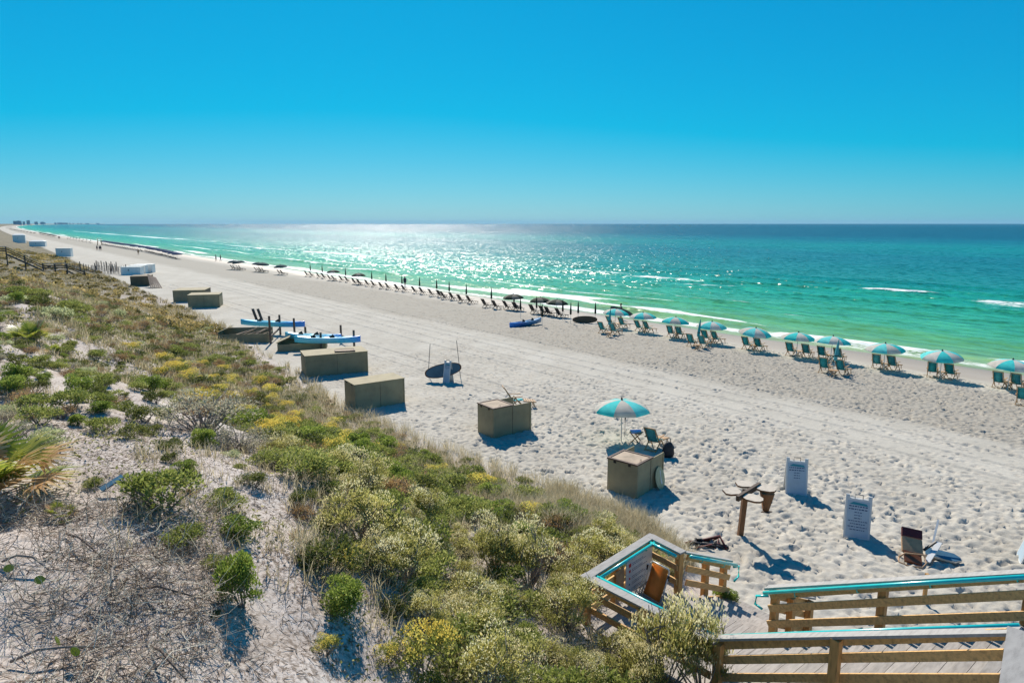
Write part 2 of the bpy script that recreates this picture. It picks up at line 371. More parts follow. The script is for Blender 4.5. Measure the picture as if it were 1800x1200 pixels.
foam += .72*np.exp(-((wdep-6.5-edge*1.5)/2.0)**2)*np.clip(2.2*vnoise(Ug*.045, Vg*0+7.3, 67)-.5, 0, 1.2)
def patch(u, wd, lu, lw, a):
    """a breaking crest: sharp white front towards the beach, torn spray behind it"""
    q = wdep-wd-1.2*np.sin(Ug*.13+u); g = np.exp(-((Ug-u)/lu)**4)
    global zz
    zz = zz + .45*a*g*np.exp(-(q/1.3)**2)
    return a*g*(.6+.65*vnoise(Ug*.5, wdep*.6, 88))*(1.1*np.exp(-(q/(.55*lw))**2) + .5*np.exp(-np.clip(q, 0, 99)/(1.4*lw))*(q > 0))
for pt in [(42, 55, 6.2, 2.2, .95), (24, 47, 8, 5.5, .40), (64, 40, 9, 4.0, .52), (80, 44, 11, 4.0, .50), (102, 48, 14, 4.0, .52), (150, 50, 22, 4.0, .5), (88, 16, 14, 1.8, .60), (70, 10, 12, 1.6, .62), (110, 20, 16, 2.0, .6), (135, 10, 18, 1.8, .6), (200, 40, 45, 5, .5), (330, 38, 80, 6, .5), (500, 50, 160, 8, .5), (900, 45, 350, 9, .5), (190, 14, 40, 2.6, .55), (300, 18, 90, 4, .5), (9, 5, 7, 1.8, .72), (26, 4, 7, 1.6, .6), (46, 5, 10, 1.5, .6), (60, 22, 16, 1.4, .45), (85, 28, 20, 1.5, .48), (125, 32, 24, 1.8, .5), (64, 15, 14, 1.3, .5), (165, 22, 30, 2, .5), (34, 14, 9, 1.2, .4)]:
    foam = foam + patch(*pt)
foam += .30*np.clip((fbm(Ug*.02, Vg*.05, 68, 3)-.5)*4, 0, 1)*np.exp(-((wdep-45)/25)**2)
V2 = Vg + curve(Ug); X = D2[0]*Ug+N2[0]*V2; Y = D2[1]*Ug+N2[1]*V2
me = np_mesh('sea', np.stack([X, Y, zz], -1).reshape(-1, 3), grid_faces(len(su), len(sv))[:, ::-1], M_SEA, {'uu': Ug.ravel(), 'vv': Vg.ravel(), 'foam': np.clip(foam, 0, 1.5).ravel()}, True)
tag(link('sea', me), kind='structure')
# ------------------------------------------------------------------ object materials
M = dict(
 teal=cloth_mat('teal_canvas', (.02, .74, .72), .4), beige=cloth_mat('beige_canvas', (.72, .67, .59), .4),
 chairteal=cloth_mat('teal_sling', (.015, .38, .42), .25), dgreen=cloth_mat('dark_green_canvas', (.022, .045, .03), .4), tan=cloth_mat('tan_canvas', (.26, .24, .19), .4),
 bluecan=cloth_mat('navy_canvas', (.025, .075, .19), .4), tealdark=cloth_mat('dark_teal_canvas', (.012, .085, .10), .4), darksling=mat('dark_sling', (.035, .032, .032), .8, .3, 8, .1),
 wood=mat('pale_wood', (.42, .25, .12), .65, .3, 4, .15, stretch=(1, 1, 6)), darkwood=mat('dark_wood', (.085, .055, .038), .7, .35, 5, .2),
 pine=mat('treated_pine', (.60, .36, .14), .7, .38, 2.2, .25, 26, stretch=(1.2, 9, 9), rnd=.16), pinev=mat('treated_pine_post', (.50, .27, .09), .7, .4, 2.2, .25, 26, stretch=(9, 9, 1.2), rnd=.15),
 greyboard=mat('weathered_board', (.37, .335, .30), .85, .3, 3.0, .3, 30, stretch=(1.5, 8, 8), rnd=.14), capboard=mat('grey_cap_board', (.33, .315, .295), .8, .22, 3.0, .25, 30, stretch=(1.5, 6, 6), rnd=.1),
 oldwood=mat('weathered_wood', (.13, .095, .075), .85, .4, 4, .3), rail=mat('turquoise_enamel', (.02, .55, .53), .25, .12, 6, .03, spec=.6, coat=.4),
 box=mat('khaki_plywood', (.31, .26, .155), .8, .22, 1.6, .2, 22, stretch=(1, 1, 1), rnd=.1), boxdark=mat('brown_plywood', (.17, .12, .07), .8, .3, 1.8, .2, 22), lid=mat('sanded_lid', (.42, .33, .24), .9, .3, 2.2, .25), trim=mat('brown_trim', (.10, .06, .045), .7, .35, 4, .2),
 whitebox=mat('white_painted_plywood', (.78, .78, .74), .6, .12, 2, .1), white=mat('white_plastic', (.58, .59, .58), .5, .08, 4, .05), sign=mat('sign_face', (.36, .45, .52), .55, .1, 3, .05), ink=mat('sign_ink', (.02, .05, .14), .6, .1), black=mat('black_plastic', (.015, .015, .017), .5, .3),  # sign_face is blue-grey: the skylit shade of its front is put into the colour
 tube=mat('white_tube', (.72, .70, .66), .3, .1, metal=.2), yellow=cloth_mat('mustard_sling', (.85, .36, .015), .55), red=mat('red_print', (.5, .02, .03), .6, .1), tealink=mat('teal_print', (.02, .22, .28), .6, .1),
 brown=mat('brown_vinyl', (.16, .055, .02), .5, .35, 6, .1), maroon=mat('maroon_vinyl', (.10, .012, .010), .5, .3, 6, .1), tanv=mat('tan_vinyl', (.42, .25, .13), .55, .3, 5, .1), bluelid=mat('slate_blue_plastic', (.035, .11, .18), .5, .2),
 boardface=mat('blue_grey_board', (.06, .13, .18), .4, .2, 3, .05), boardrim=mat('brown_board', (.12, .05, .025), .45, .3, 4, .05), boardbrown=mat('dark_brown_board', (.085, .05, .025), .45, .3, 3, .05), pole=mat('grey_pole', (.16, .15, .14), .5, .2, metal=.2), whitepole=mat('pale_pole', (.6, .57, .52), .5, .2),
 disc=mat('bleached_board', (.55, .48, .39), .85, .2, 5, .15), post=mat('brown_post', (.20, .095, .04), .75, .35, 2.5, .2, 24, stretch=(8, 8, 1.2)), skimd=mat('striped_skimboard', (.32, .36, .22), .35, .5, 7, .02, stretch=(3, .6, 1)),
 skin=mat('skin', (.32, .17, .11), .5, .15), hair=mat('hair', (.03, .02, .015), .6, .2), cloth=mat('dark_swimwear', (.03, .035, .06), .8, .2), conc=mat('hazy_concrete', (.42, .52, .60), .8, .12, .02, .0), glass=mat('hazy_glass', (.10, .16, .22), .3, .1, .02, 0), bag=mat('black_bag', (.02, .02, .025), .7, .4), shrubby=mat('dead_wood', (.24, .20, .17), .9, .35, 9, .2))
def kayak_mat(name, a, b, c):
    k = NT(name); co = k.n('ShaderNodeTexCoord').outputs['Object']; sx = k.n('ShaderNodeSeparateXYZ', {0: co})
    n = k.noise(co, 1.4, 2); x = k.math('ADD', k.math('MULTIPLY_ADD', sx.outputs[0], .18, c=.34), k.math('MULTIPLY', n, .16))
    col = k.ramp(x, [(.05, a), (.42, b), (.62, c), (.85, (.02, .26, .75)), (1.0, (.02, .20, .70))])
    return k.done(k.n('ShaderNodeBsdfPrincipled', {'Base Color': col, 'Roughness': .35, 'Specular IOR Level': .5}).outputs[0])
M['kayak'] = kayak_mat('swirled_kayak_plastic', (.03, .50, .75), (.14, .66, .78), (.05, .48, .78)); M['kayakw'] = kayak_mat('pale_swirled_kayak_plastic', (.08, .58, .75), (.26, .70, .80), (.08, .55, .80)); M['kayakb'] = kayak_mat('deep_blue_kayak_plastic', (.04, .20, .36), (.02, .16, .36), (.01, .09, .34))
YS = TH - math.pi/2        # yaw that turns a chair (facing local +Y) to the sea
def zat(base, px, py):
    r = ray(px, py); t = math.hypot(base[0], base[1])/math.hypot(r[0], r[1]); return CAM_H + r[2]*t
def ordn(i): return ['first', 'second', 'third', 'fourth', 'fifth', 'sixth', 'seventh', 'eighth', 'ninth', 'tenth', 'eleventh', 'twelfth', 'thirteenth', 'fourteenth'][i]

# ------------------------------------------------------------------ the walkover stairs on the right (local x = seaward v, local y = along the shore u)
WK = empty('beach_walkover', (0, 0, 0), TH, 'wooden beach stairs with turquoise handrails descending to the sand', 'stairs')
LZ, TZ, US, UT, RISE, RUN = .90, 3.18, 5.85, 1.85, .19, 4.0/12
def plank_x(name, c, L, w, t, m=None): return MB().box(c, (L, w, t)).build(name, m or M['greyboard'], WK)
for i in range(21):       # landing boards
    u = US + .075 + i*.15; plank_x('deck_board', (10.22 + rng.uniform(-.01, .01), u, LZ-.019+rng.uniform(-.002, .002)), 2.5, .142, .038)
for i in range(12):       # treads of the long flight, two boards each
    z = LZ + RISE*(i+1); u1 = US - RUN*i
    for j in range(2): plank_x('tread_board', (10.32+rng.uniform(-.012, .012), u1-.075-j*.157, z-.019), 2.12, .150, .038)
for i in range(9): plank_x('deck_board', (10.2, UT-.09-i*.15, TZ+RISE*0-.021), 2.4, .142, .038)
for x in (9.32, 11.32): MB().beam((x, US+.05, LZ-.20), (x, UT-.05, TZ-.18), .04, .26).build('stringer', M['pine'], WK)
for i in range(5):        # short flight down to the sand
    z = LZ - .165*(i+1); v1 = 11.47 + .40*i
    for j in range(2):
        MB().box((v1+.09+j*.19, 7.1, z-.019), (.18, 1.98, .038)).build('tread_board', M['greyboard'], WK)
for y in (6.14, 8.06): MB().beam((11.40, y, LZ-.22), (13.5, y, -.02), .04, .24).build('stringer', M['pine'], WK)
for (y, x0, x1) in ((US, 9.0, 11.45), (7.4, 9.0, 11.45), (8.9, 9.0, 11.45)): MB().beam((x0, y+.05, LZ-.14), (x1, y+.05, LZ-.14), .04, .19).build('joist', M['pine'], WK)
RC = [0]
def railing(p0, p1, z0, z1, side, posts, cap=.20, mids=(.33, .66), hand=True, ground=True, hw=None):
    """posts, two rails, grey cap and turquoise handrail between two points (v,u); z = deck heights; side = +1/-1 picks the inner side"""
    a = Vector((p0[0], p0[1], 0)); b = Vector((p1[0], p1[1], 0)); d = (b-a).normalized(); n = Vector((-d.y, d.x, 0))*side
    def at(f, h): return Vector((a.x+(b.x-a.x)*f, a.y+(b.y-a.y)*f, z0+(z1-z0)*f+h))
    for f in posts:
        p = at(f, 0) - n*.03; g = min(Hxy(*(UV(p.y, p.x))), p.z)-.25
        MB().box((p.x, p.y, (g+p.z+1.0)/2), (.13, .13, p.z+1.0-g), math.atan2(d.y, d.x)).build('post', M['pinev'], WK)
    for h in mids: MB().beam(at(0, h*1.02-.02)+n*.06, at(1, h*1.02-.02)+n*.06, .038, .135).build('rail_board', M['pine'], WK)
    MB().beam(at(0, .93)+n*.062, at(1, .93)+n*.062, .038, .135).build('rail_board', M['pine'], WK)
    e = d*(cap/2); RC[0] += 1; dz = .0035*RC[0]
    MB().beam(at(0, 1.03+dz)-e+n*.02, at(1, 1.03+dz)+e+n*.02, cap, .04).build('rail_cap', M['capboard'], WK)
    if hand:
        MB().tube([at(0, 1.01)+n*.20-d*.06, at(1, 1.01)+n*.20+d*.06], .036, 10).build('handrail', M['rail'], WK, True)
        L = (b-a).length; k = max(2, int(L/1.2)+1)
        for i in range(k):
            f = (i+.5)/k; MB().tube([at(f, .99)+n*.20, at(f, .90)+n*.16, at(f, .88)+n*.085], .011, 6).build('handrail_bracket', M['rail'], WK, True)
railing((9.22, 5.75), (9.22, 1.85), LZ, TZ-.02, 1, (.01, .50))
railing((11.43, 6.02), (11.43, 1.7), LZ+.02, TZ+.09, -1, (.015, .455, .905))
railing((8.95, 8.66), (9.15, 5.85), LZ, LZ, 1, (.02, .5))
railing((8.95, 8.66), (11.35, 8.98), LZ, LZ, -1, (.0, .45, .96))
railing((11.37, 8.88), (11.32, 8.12), LZ, LZ, -1, (.95,))
railing((11.5, 8.12), (13.2, 8.10), LZ-.06, .02, -1, (.5, .93), cap=.14)
railing((11.6, 6.04), (13.2, 6.04), LZ-.1, .0, 1, (.4, .9), cap=.14, hand=False)
MB().tube([(13.2, 7.94, .985), (13.42, 7.94, .93), (13.44, 7.94, .66), (13.25, 7.94, .60)], .026, 8).build('handrail', M['rail'], WK, True)
MB().tube([(11.26, 6.0, 1.89), (11.26, 6.24, 1.78), (11.26, 6.26, 1.60), (11.26, 6.10, 1.56)], .026, 8).build('handrail', M['rail'], WK, True)
ca, cb = P(1798, 1112, TZ+1.05), P(1786, 1222, TZ+1.05); cu, cv_ = uv_of(ca[0], ca[1]); du, dv_ = uv_of(cb[0], cb[1])
MB().beam((cv_, cu, TZ+1.06), (dv_+(dv_-cv_)*.5, du+(du-cu)*.5, TZ+1.06), .30, .045).build('rail_cap', M['capboard'], WK)
MB().beam((cv_, cu, TZ+.95), (dv_+(dv_-cv_)*.5, du+(du-cu)*.5, TZ+.95), .04, .14).build('rail_board', M['pine'], WK)
for (x, y) in ((9.2, 1.60), (11.4, 1.5)): MB().box((x, y, 1.9), (.14, .14, 4.4)).build('post', M['pinev'], WK)

# rules board hung on the end railing of the landing
IS = empty('rules_board', (0, 0, 0), TH, 'white rules board with red and teal symbols hung inside the landing railing', 'sign')
a0 = Vector((10.22, 8.70, 0)); b0 = Vector((11.26, 8.84, 0)); dn = (b0-a0).normalized(); nn = Vector((dn.y, -dn.x, 0))
rzi = math.atan2(dn.y, dn.x); cI = (a0+b0)/2
def onboard(fx, z, off=.0): return a0 + (b0-a0)*fx + nn*off + Vector((0, 0, LZ+z))
MB().box(tuple(onboard(.5, .50)), (1.05, .02, .78), rzi).build('panel', M['white'], IS)
for i, (fx, z, mm, s) in enumerate(((.13, .78, 'red', .085), (.13, .64, 'red', .06), (.13, .47, 'red', .045), (.13, .33, 'tealink', .04), (.13, .19, 'tealink', .05))):
    MB().box(tuple(onboard(fx, z, .012)), (s, .006, s), rzi).build('symbol', M[mm], IS)
    m = MB()
    for r_ in range(2):
        x = .22
        while x < .62+.25*((i*3+r_) % 3)/2:
            L = rng.uniform(.02, .06); m.box(tuple(onboard(x+L/2, z+.015-.04*r_, .0115)), (L*1.0, .003, .013), rzi); x += L+.02
    m.build('text_line', M['ink'], IS)['kind'] = 'stuff'
MB().box(tuple(a0+(b0-a0)*-.22+Vector((0, 0, LZ+.47))), (.30, .02, .72), rzi).build('side_panel', M['tanv'], IS)

# folded mustard chair leaning in the landing corner
YC = empty('folded_chair', (0, 0, 0), 0, 'folded mustard sling chair with white tube frame leaning on landing railing', 'chair')
bl, br, tl, tr = (Vector(P(*q)) for q in ((1128, 1040, LZ+.02), (1161, 1061, LZ+.02), (1145, 986, LZ+.86), (1177, 1003, LZ+.86)))
def qd(f, g): return (bl*(1-f)+br*f)*(1-g) + (tl*(1-f)+tr*f)*g
nq = (br-bl).cross(tl-bl).normalized()
m = MB(); n_ = 8
m.loft([[qd(.07, i/n_*.98+.01)-nq*(.03*math.sin(math.pi*i/n_)), qd(.5, i/n_*.98+.01)-nq*(.05*math.sin(math.pi*i/n_)), qd(.93, i/n_*.98+.01)-nq*(.03*math.sin(math.pi*i/n_)), qd(.5, i/n_*.98+.01)-nq*(.05*math.sin(math.pi*i/n_)+.012)] for i in range(n_+1)]).build('sling', M['yellow'], YC, True)
MB().tube([qd(.0, 0), qd(0, .5), qd(0, .96), qd(.06, 1.03), qd(.94, 1.03), qd(1, .96), qd(1, .5), qd(1, 0), qd(0.02, -.01)], .014, 8).build('frame', M['tube'], YC, True)
for f in (-.07, 1.08): MB().tube([qd(f, -.02)+nq*.04, qd(f, .5)+nq*.05, qd(f, .93)+nq*.04], .013, 8).build('leg', M['tube'], YC, True)
MB().tube([qd(-.07, .9)+nq*.04, qd(-.06, .74)+nq*.03], .022, 8).build('armrest', M['black'], YC); MB().tube([qd(1.08, .9)+nq*.04, qd(1.07, .74)+nq*.03], .022, 8).build('armrest', M['black'], YC)

# ------------------------------------------------------------------ plywood storage boxes along the dune foot
def storage_box(K, L, Rr, Kt, label, cat='storage box', frac=.55, name='storage_box', mats=('box', 'box', 'lid', 'trim'), opened=True, framed=True, tilt=0.0):
    k = P(*K); l = P(*L); r = P(*Rr); hgt = zat(k, *Kt)
    a = np.array([r[0]-k[0], r[1]-k[1]]); la = np.linalg.norm(a); a = a/la; e_ = l[:2]-k[:2]; wd = max(.7, float(np.linalg.norm(e_))); e_ = e_/np.linalg.norm(e_); a = a + np.array([e_[1], -e_[0]])*.8; a = a/np.linalg.norm(a)
    o = empty(name, (k[0], k[1], Hxy(k[0], k[1])-.03), math.atan2(a[1], a[0]), label, cat, 'plywood boxes along the dune foot')
    h = hgt+.03; pt = .03; lc = la*frac if opened else la
    MB().box((la/2, pt/2, h/2), (la, pt, h)).build('side_panel', M[mats[0]], o)
    MB().box((la/2 if not opened else la*.47, wd-pt/2, h/2), (la if not opened else la*.94, pt, h)).build('side_panel', M[mats[0]], o)
    MB().box((pt/2-.002, wd/2, h/2-.004), (pt, wd-2*pt-.004, h-.01)).build('end_panel', M[mats[1]], o)
    MB().box((lc-pt/2, wd/2, h/2-.004), (pt, wd-2*pt-.004, h-.012)).build('end_panel', M[mats[1]], o)
    for (bx, by) in ((.03, -.012), (la-.04, -.012)): MB().box((bx, by, h/2-.01), (.06, .02, h-.03)).build('batten', M[mats[0]], o)
    for f_ in (.25, .75): MB().box((-.012, wd*f_, h-.05), (.02, .09, .07)).build('hinge', M['black'], o)
    MB().box((la*.5, -.006, h/2-.01), (.012, .010, h-.05)).build('panel_joint', M[mats[3]], o)
    if framed:
        f = .085
        for (cx, cy, sx, sy) in ((lc/2, .02, lc+.06, f), (lc/2, wd-.02, lc+.06, f), (.02, wd/2, f, wd-.04-f), (lc-.02, wd/2, f, wd-.04-f)):
            MB().box((cx, cy, h+.026), (sx, sy, .045)).build('lid_trim', M[mats[3]], o)
        MB().box((lc/2, wd/2, h+.016), (lc-.12, wd-.12, .024)).build('lid_panel', M[mats[2]], o)
        MB().tube([(lc*.35, .10, h+.03), (lc*.35, .10, h+.10), (lc*.42, .10, h+.10), (lc*.42, .10, h+.03)], .008, 5).build('lid_handle', M['black'], o)
    else:
        MB().box((la/2, wd/2, h+.013), (la+.05, wd+.05, .022)).build('lid_panel', M[mats[0]], o)
    return o
BOXA = storage_box((1118, 877), (1059, 868), (1185, 856), (1125, 820), 'khaki plywood box nearest the walkway with framed sandy lid', frac=.56)
storage_box((867, 770), (829, 761), (944, 760), (867, 719), 'khaki plywood box with framed lid and a teal chair beyond it', frac=.52)
storage_box((625, 722), (604, 711), (714, 709), (625, 677), 'flat topped khaki plywood box half hidden by dune grass', framed=False, opened=False)
storage_box((538, 663), (520, 653), (650, 656), (538, 626), 'long khaki plywood box with a raised pale hatch on top', framed=False, opened=False)
storage_box((331, 541.5), (327, 537), (384, 541), (331, 519), 'small khaki plywood box in front of another far up the beach', framed=False, opened=False)
storage_box((305, 531), (302, 526), (357, 531), (305, 511), 'small dark khaki plywood box behind its twin far up the beach', framed=False, opened=False, mats=('box', 'boxdark', 'lid', 'trim'))
storage_box((230, 503), (227, 500), (263, 502.5), (230, 486), 'brown plywood box with planks leaning on its right end', framed=False, opened=False, mats=('boxdark', 'boxdark', 'lid', 'trim'))
# raised hatch on the long box
hb = P(560, 640, .9); hz = zat(P(590, 660), 590, 624)
HT = empty('hatch_cover', (*P(600, 655)[:2], 0), math.atan2(P(650, 656)[1]-P(538, 663)[1], P(650, 656)[0]-P(538, 663)[0]), 'pale framed hatch cover lying on the long plywood box', 'hatch cover')
kz = zat(P(538, 663), 538, 626)+.03
for (cx, cy, sx, sy) in ((-.3, .28, .07, .75), (.85, .28, .07, .75), (.275, -.06, 1.08, .07), (.275, .62, 1.08, .07)): MB().box((cx, cy, kz+.04), (sx, sy, .06)).build('frame_board', M['trim'], HT)
MB().box((.275, .28, kz+.04), (1.06, .60, .02)).build('panel', M['lid'], HT)
# planks leaning on the brown box
for i in range(6):
    b_ = P(266+i*3.6, 507-i*.2); t_ = P(262+i*1.2, 503); zt = zat(t_, 262+i*1.3, 482+i*1.2)
    tag(MB().beam((b_[0], b_[1], -.02), (t_[0]+.05*i, t_[1]+.1*i, zt), .18, .035).build('plank', M['oldwood']), '%s of the planks leaning on the brown box, counted from it' % ordn(i), 'plank', 'planks leaning on the brown box')
# white chests
for (x0, x1, yb, yt, lab) in ((213, 247, 483, 469, 'white chest with a dark stain in front of two others'), (228, 256, 481, 466.5, 'white chest between two other white chests on the beach'), (237, 268, 479.5, 465, 'white chest farthest right of the three on the beach'), (99, 125, 453, 438, 'tall white chest by the neighbouring stairs and sand fence'), (24, 46, 433, 419, 'white shed with a pale roof above the far stairs'), (52, 80, 435, 426, 'low pale chest beside the white shed far left')):
    k = P(x0, yb); r = P(x1, yb-.3); h = zat(k, x0, yt); la = float(np.linalg.norm(r[:2]-k[:2])); rz = math.atan2(r[1]-k[1], r[0]-k[0]); wd = min(la*.5, 2.2)
    o = empty('white_chest', (k[0], k[1], Hxy(*k[:2])-.05), rz, lab, 'chest', 'white chests up the beach')
    MB().box((la/2, wd/2, h/2), (la, wd, h)).build('body', M['whitebox'], o)
    pr = [(-.06, 0), (la+.06, 0), (la+.06, .05), (-.06, .05)]
    MB().box((la/2, wd/2, h+.035), (la+.16, wd+.16, .06)).build('lid', M['whitebox'], o)
    if 'shed' in lab: MB().add([(-.1, -.1, h+.067), (la+.1, -.1, h+.067), (la+.1, wd+.1, h+.067), (-.1, wd+.1, h+.067), (la*.2, wd/2, h+.5), (la*.8, wd/2, h+.5)], [(0, 1, 5, 4), (1, 2, 5), (2, 3, 4, 5), (3, 0, 4)]).build('roof', M['whitebox'], o)
    MB().box((la*.5, -.012, h*.5), (.05, .016, h*.96)).build('batten', M['whitebox'], o); MB().box((la*.4, -.012, h*.62), (.16, .02, .2)).build('hasp', M['black'], o)

# ------------------------------------------------------------------ kayaks, their racks and the low boxes under them
def kayak(mid, yaw, L, z, label, mm, pitch=0.0, group=None):
    o = empty('kayak', (mid[0], mid[1], z), 0, label, 'kayak', group); o.rotation_euler = (0, pitch, yaw)
    m = MB(); rings = []; n = 18; wd = .39; ht = .44
    for i in range(n+1):
        t = -1+2*i/n; w_ = wd*max(.05, (1-abs(t)**2.4))**.75; rk = .09*abs(t)**3; x = t*L/2
        dp = (.10*math.exp(-((t-.25)/.16)**2)+.10*math.exp(-((t+.32)/.16)**2)); top = ht+rk*1.25
        rings.append([Vector((x, -w_, top-.10)), Vector((x, -w_*.96, top-.02)), Vector((x, -w_*.78, top)), Vector((x, -w_*.6, top-.02-dp)), Vector((x, 0, top-.03-dp*1.3)), Vector((x, w_*.6, top-.02-dp)), Vector((x, w_*.78, top)), Vector((x, w_*.96, top-.02)), Vector((x, w_, top-.10)), Vector((x, w_*.82, rk+.10)), Vector((x, w_*.42, rk+.015)), Vector((x, 0, rk)), Vector((x, -w_*.42, rk+.015)), Vector((x, -w_*.82, rk+.10))])
    m.loft(rings).build('hull', M[mm], o, True)
    for sx in (.25, -.32):
        cx = sx*L/2
        MB().loft([[Vector((cx+a_, -.2, ht-.13)), Vector((cx+a_, .2, ht-.13)), Vector((cx+a_, .2, ht-.09)), Vector((cx+a_, -.2, ht-.09))] for a_ in (-.2, .2)]).build('seat', M['black'], o)
        MB().beam((cx-.2, 0, ht-.1), (cx-.34, 0, ht+.12), .36, .04, (0, 1, 0)).build('seat_back', M['black'], o)
    MB().tube([(L/2-.16, 0, ht+.15), (L/2-.1, 0, ht+.19), (L/2-.04, 0, ht+.17)], .012, 5).build('carry_handle', M['black'], o)
    return o
def between(p, q, zz, **kw):
    a_ = P(p[0], p[1], zz); b_ = P(q[0], q[1], zz); return (a_+b_)/2, math.atan2(b_[1]-a_[1], b_[0]-a_[0]), float(np.linalg.norm(b_-a_))
for (p, q, zz, lab, mm) in (((424, 572), (536, 576), .62, 'turquoise kayak alone on the far rack', 'kayak'), ((502, 596), (600, 600), .62, 'pale turquoise kayak lying behind another on the near rack', 'kayakw'), ((518, 603.5), (634, 603), .60, 'blue tipped turquoise kayak in front on the near rack', 'kayakw')):
    md, yw, L = between(p, q, zz); kayak(md, yw, L, zz, lab, mm, 0, 'kayaks on the wooden racks')
gk = G(923, 572); md, yw, L = between((951, 566), (896, 576), gk[2]+.1); kayak(md, yw, L, gk[2]+.02, 'deep blue kayak lying on the sand near the water', 'kayakb', 0)
def post_rack(posts, arms, label):
    o = empty('kayak_rack', (0, 0, 0), 0, label, 'kayak rack', 'kayak racks'); pts = []
    for (x, yb, yt) in posts:
        b_ = P(x, yb); zt = zat(b_, x-(x-900)*.004, yt); pts.append(b_); MB().beam((b_[0], b_[1], -.25), (b_[0], b_[1], zt), .13, .13).build('post', M['oldwood'], o)
    for (i, j) in arms: MB().beam((pts[i][0], pts[i][1], .55), (pts[j][0], pts[j][1], .55), .09, .12).build('arm', M['oldwood'], o)
post_rack([(476, 604, 555), (493, 588, 553), (518.5, 597, 559)], [(0, 1)], 'rough wooden posts holding the single turquoise kayak')
post_rack([(565, 617, 584), (538, 604, 574), (623, 615, 580), (600, 601, 571)], [(0, 1), (2, 3)], 'rough wooden posts holding two turquoise kayaks side by side')
def low_box(K, L, Rr, h, label, heap=True):
    k = P(*K); l = P(*L); r = P(*Rr); a = r[:2]-k[:2]; la = float(np.linalg.norm(a)); a = a/la; wd = min(1.5, max(1.0, abs(float(np.dot(l[:2]-k[:2], np.array([-a[1], a[0]]))))))
    o = empty('low_bin', (k[0], k[1], -.05), math.atan2(a[1], a[0]), label, 'bin', 'open bins under the kayaks')
    MB().box((la/2, .015, h/2), (la, .03, h)).build('side_panel', M['box'], o); MB().box((la/2, wd, h*.7), (la, .03, h*1.4)).build('side_panel', M['box'], o)
    MB().box((.02, wd/2, h*.6), (.03, wd-.04, h*1.2)).build('end_panel', M['box'], o); MB().box((la-.02, wd/2, h*.5), (.03, wd-.04, h)).build('end_panel', M['box'], o)
    MB().prism([(0, 0), (1.0, 0), (1.0, wd*.9), (0, wd*.9)], .03, Matrix.Translation((-.1, .05, h*1.15)) @ Matrix.Rotation(R(-24), 4, 'Y')).build('sloping_lid', M['box'], o)
    if heap:
        for i in range(7): MB().beam((.9+i*.35, .2+.1*(i % 3), h*.8+.06*(i % 2)), (2.0+i*.3, wd-.2-.1*(i % 4), h*1.1+.1*(i % 3)), .12, .03).build('board', M['oldwood' if i % 2 else 'boxdark'], o)
    return o
low_box((384, 604), (368, 589), (473, 602), .75, 'open khaki bin heaped with old boards under the far kayak')
low_box((488, 618), (484, 606), (573, 615), .55, 'low open khaki bin under the two near kayaks', False)
for i, (x, yt) in enumerate(((451, 543), (460, 543))):
    b_ = P(x+3, 571); tag(MB().beam((b_[0], b_[1], .1), (b_[0]-.45, b_[1]+.1, zat(b_, x, yt)), .34, .05).build('deck_chair_frame', M['darkwood']), '%s folded dark frame standing upright behind the far kayak' % ('left' if i == 0 else 'right'), 'frame', 'folded frames behind the kayak')
# driftwood boards on the slope
for i, (a_, b_) in enumerate((((262, 577), (310, 564)), ((268, 573), (290, 580)), ((258, 579), (300, 576)), ((285, 580), (328, 579)))):
    p = G(*a_, .1); q = G(*b_, .16); tag(MB().beam(p, q, .16, .05).build('loose_board', M['greyboard' if i % 2 else 'oldwood']), '%s of the weathered boards dumped on the dune, counted from the top' % ordn(i), 'board', 'weathered boards dumped on the dune')

# ------------------------------------------------------------------ beach chairs, tables, umbrellas
def make_chair(sling, frame, name='beach_chair'):
    o = empty(name)
    def sl(y0, z0, y1, z1, sag): 
        n = 6; return MB().loft([[Vector((-.23, y0+(y1-y0)*i/n, z0+(z1-z0)*i/n)), Vector((0, y0+(y1-y0)*i/n, z0+(z1-z0)*i/n-sag*math.sin(math.pi*i/n))), Vector((.23, y0+(y1-y0)*i/n, z0+(z1-z0)*i/n)), Vector((0, y0+(y1-y0)*i/n, z0+(z1-z0)*i/n-sag*math.sin(math.pi*i/n)-.014))] for i in range(n+1)])
    sl(-.12, .36, .40, .40, .05).build('seat', M[sling], o, True); sl(-.14, .37, -.56, 1.05, .04).build('backrest', M[sling], o, True)
    for s in (-1, 1):
        x = s*.26
        MB().beam((x, .02, .22), (x, -.60, 1.10), .035, .05).build('back_rail', M[frame], o); MB().beam((x, -.44, .0), (x, .12, .44), .035, .05).build('leg', M[frame], o)
        MB().beam((x*1.12, .46, .0), (x*1.12, -.02, .52), .035, .05).build('leg', M[frame], o); MB().beam((x*1.12, -.36, .60), (x*1.12, .34, .62), .075, .03).build('armrest', M[frame], o)
        MB().beam((x*.9, .38, .36), (x*.9, 1.05, .27), .035, .05).build('footrest_rail', M[frame], o)
    MB().beam((-.26, -.60, 1.09), (.26, -.60, 1.09), .04, .05).build('crossbar', M[frame], o); MB().beam((-.26, -.42, .05), (.26, -.42, .05), .04, .05).build('crossbar', M[frame], o)
    m = MB()
    for i in range(5): MB().beam((-.22, .5+i*.12, .365-.017*i), (.22, .5+i*.12, .365-.017*i), .07, .02).build('slat', M[frame], o)
    for s in (-1, 1): MB().beam((s*.20, .98, .0), (s*.20, .90, .30), .035, .04).build('leg', M[frame], o)
    return o
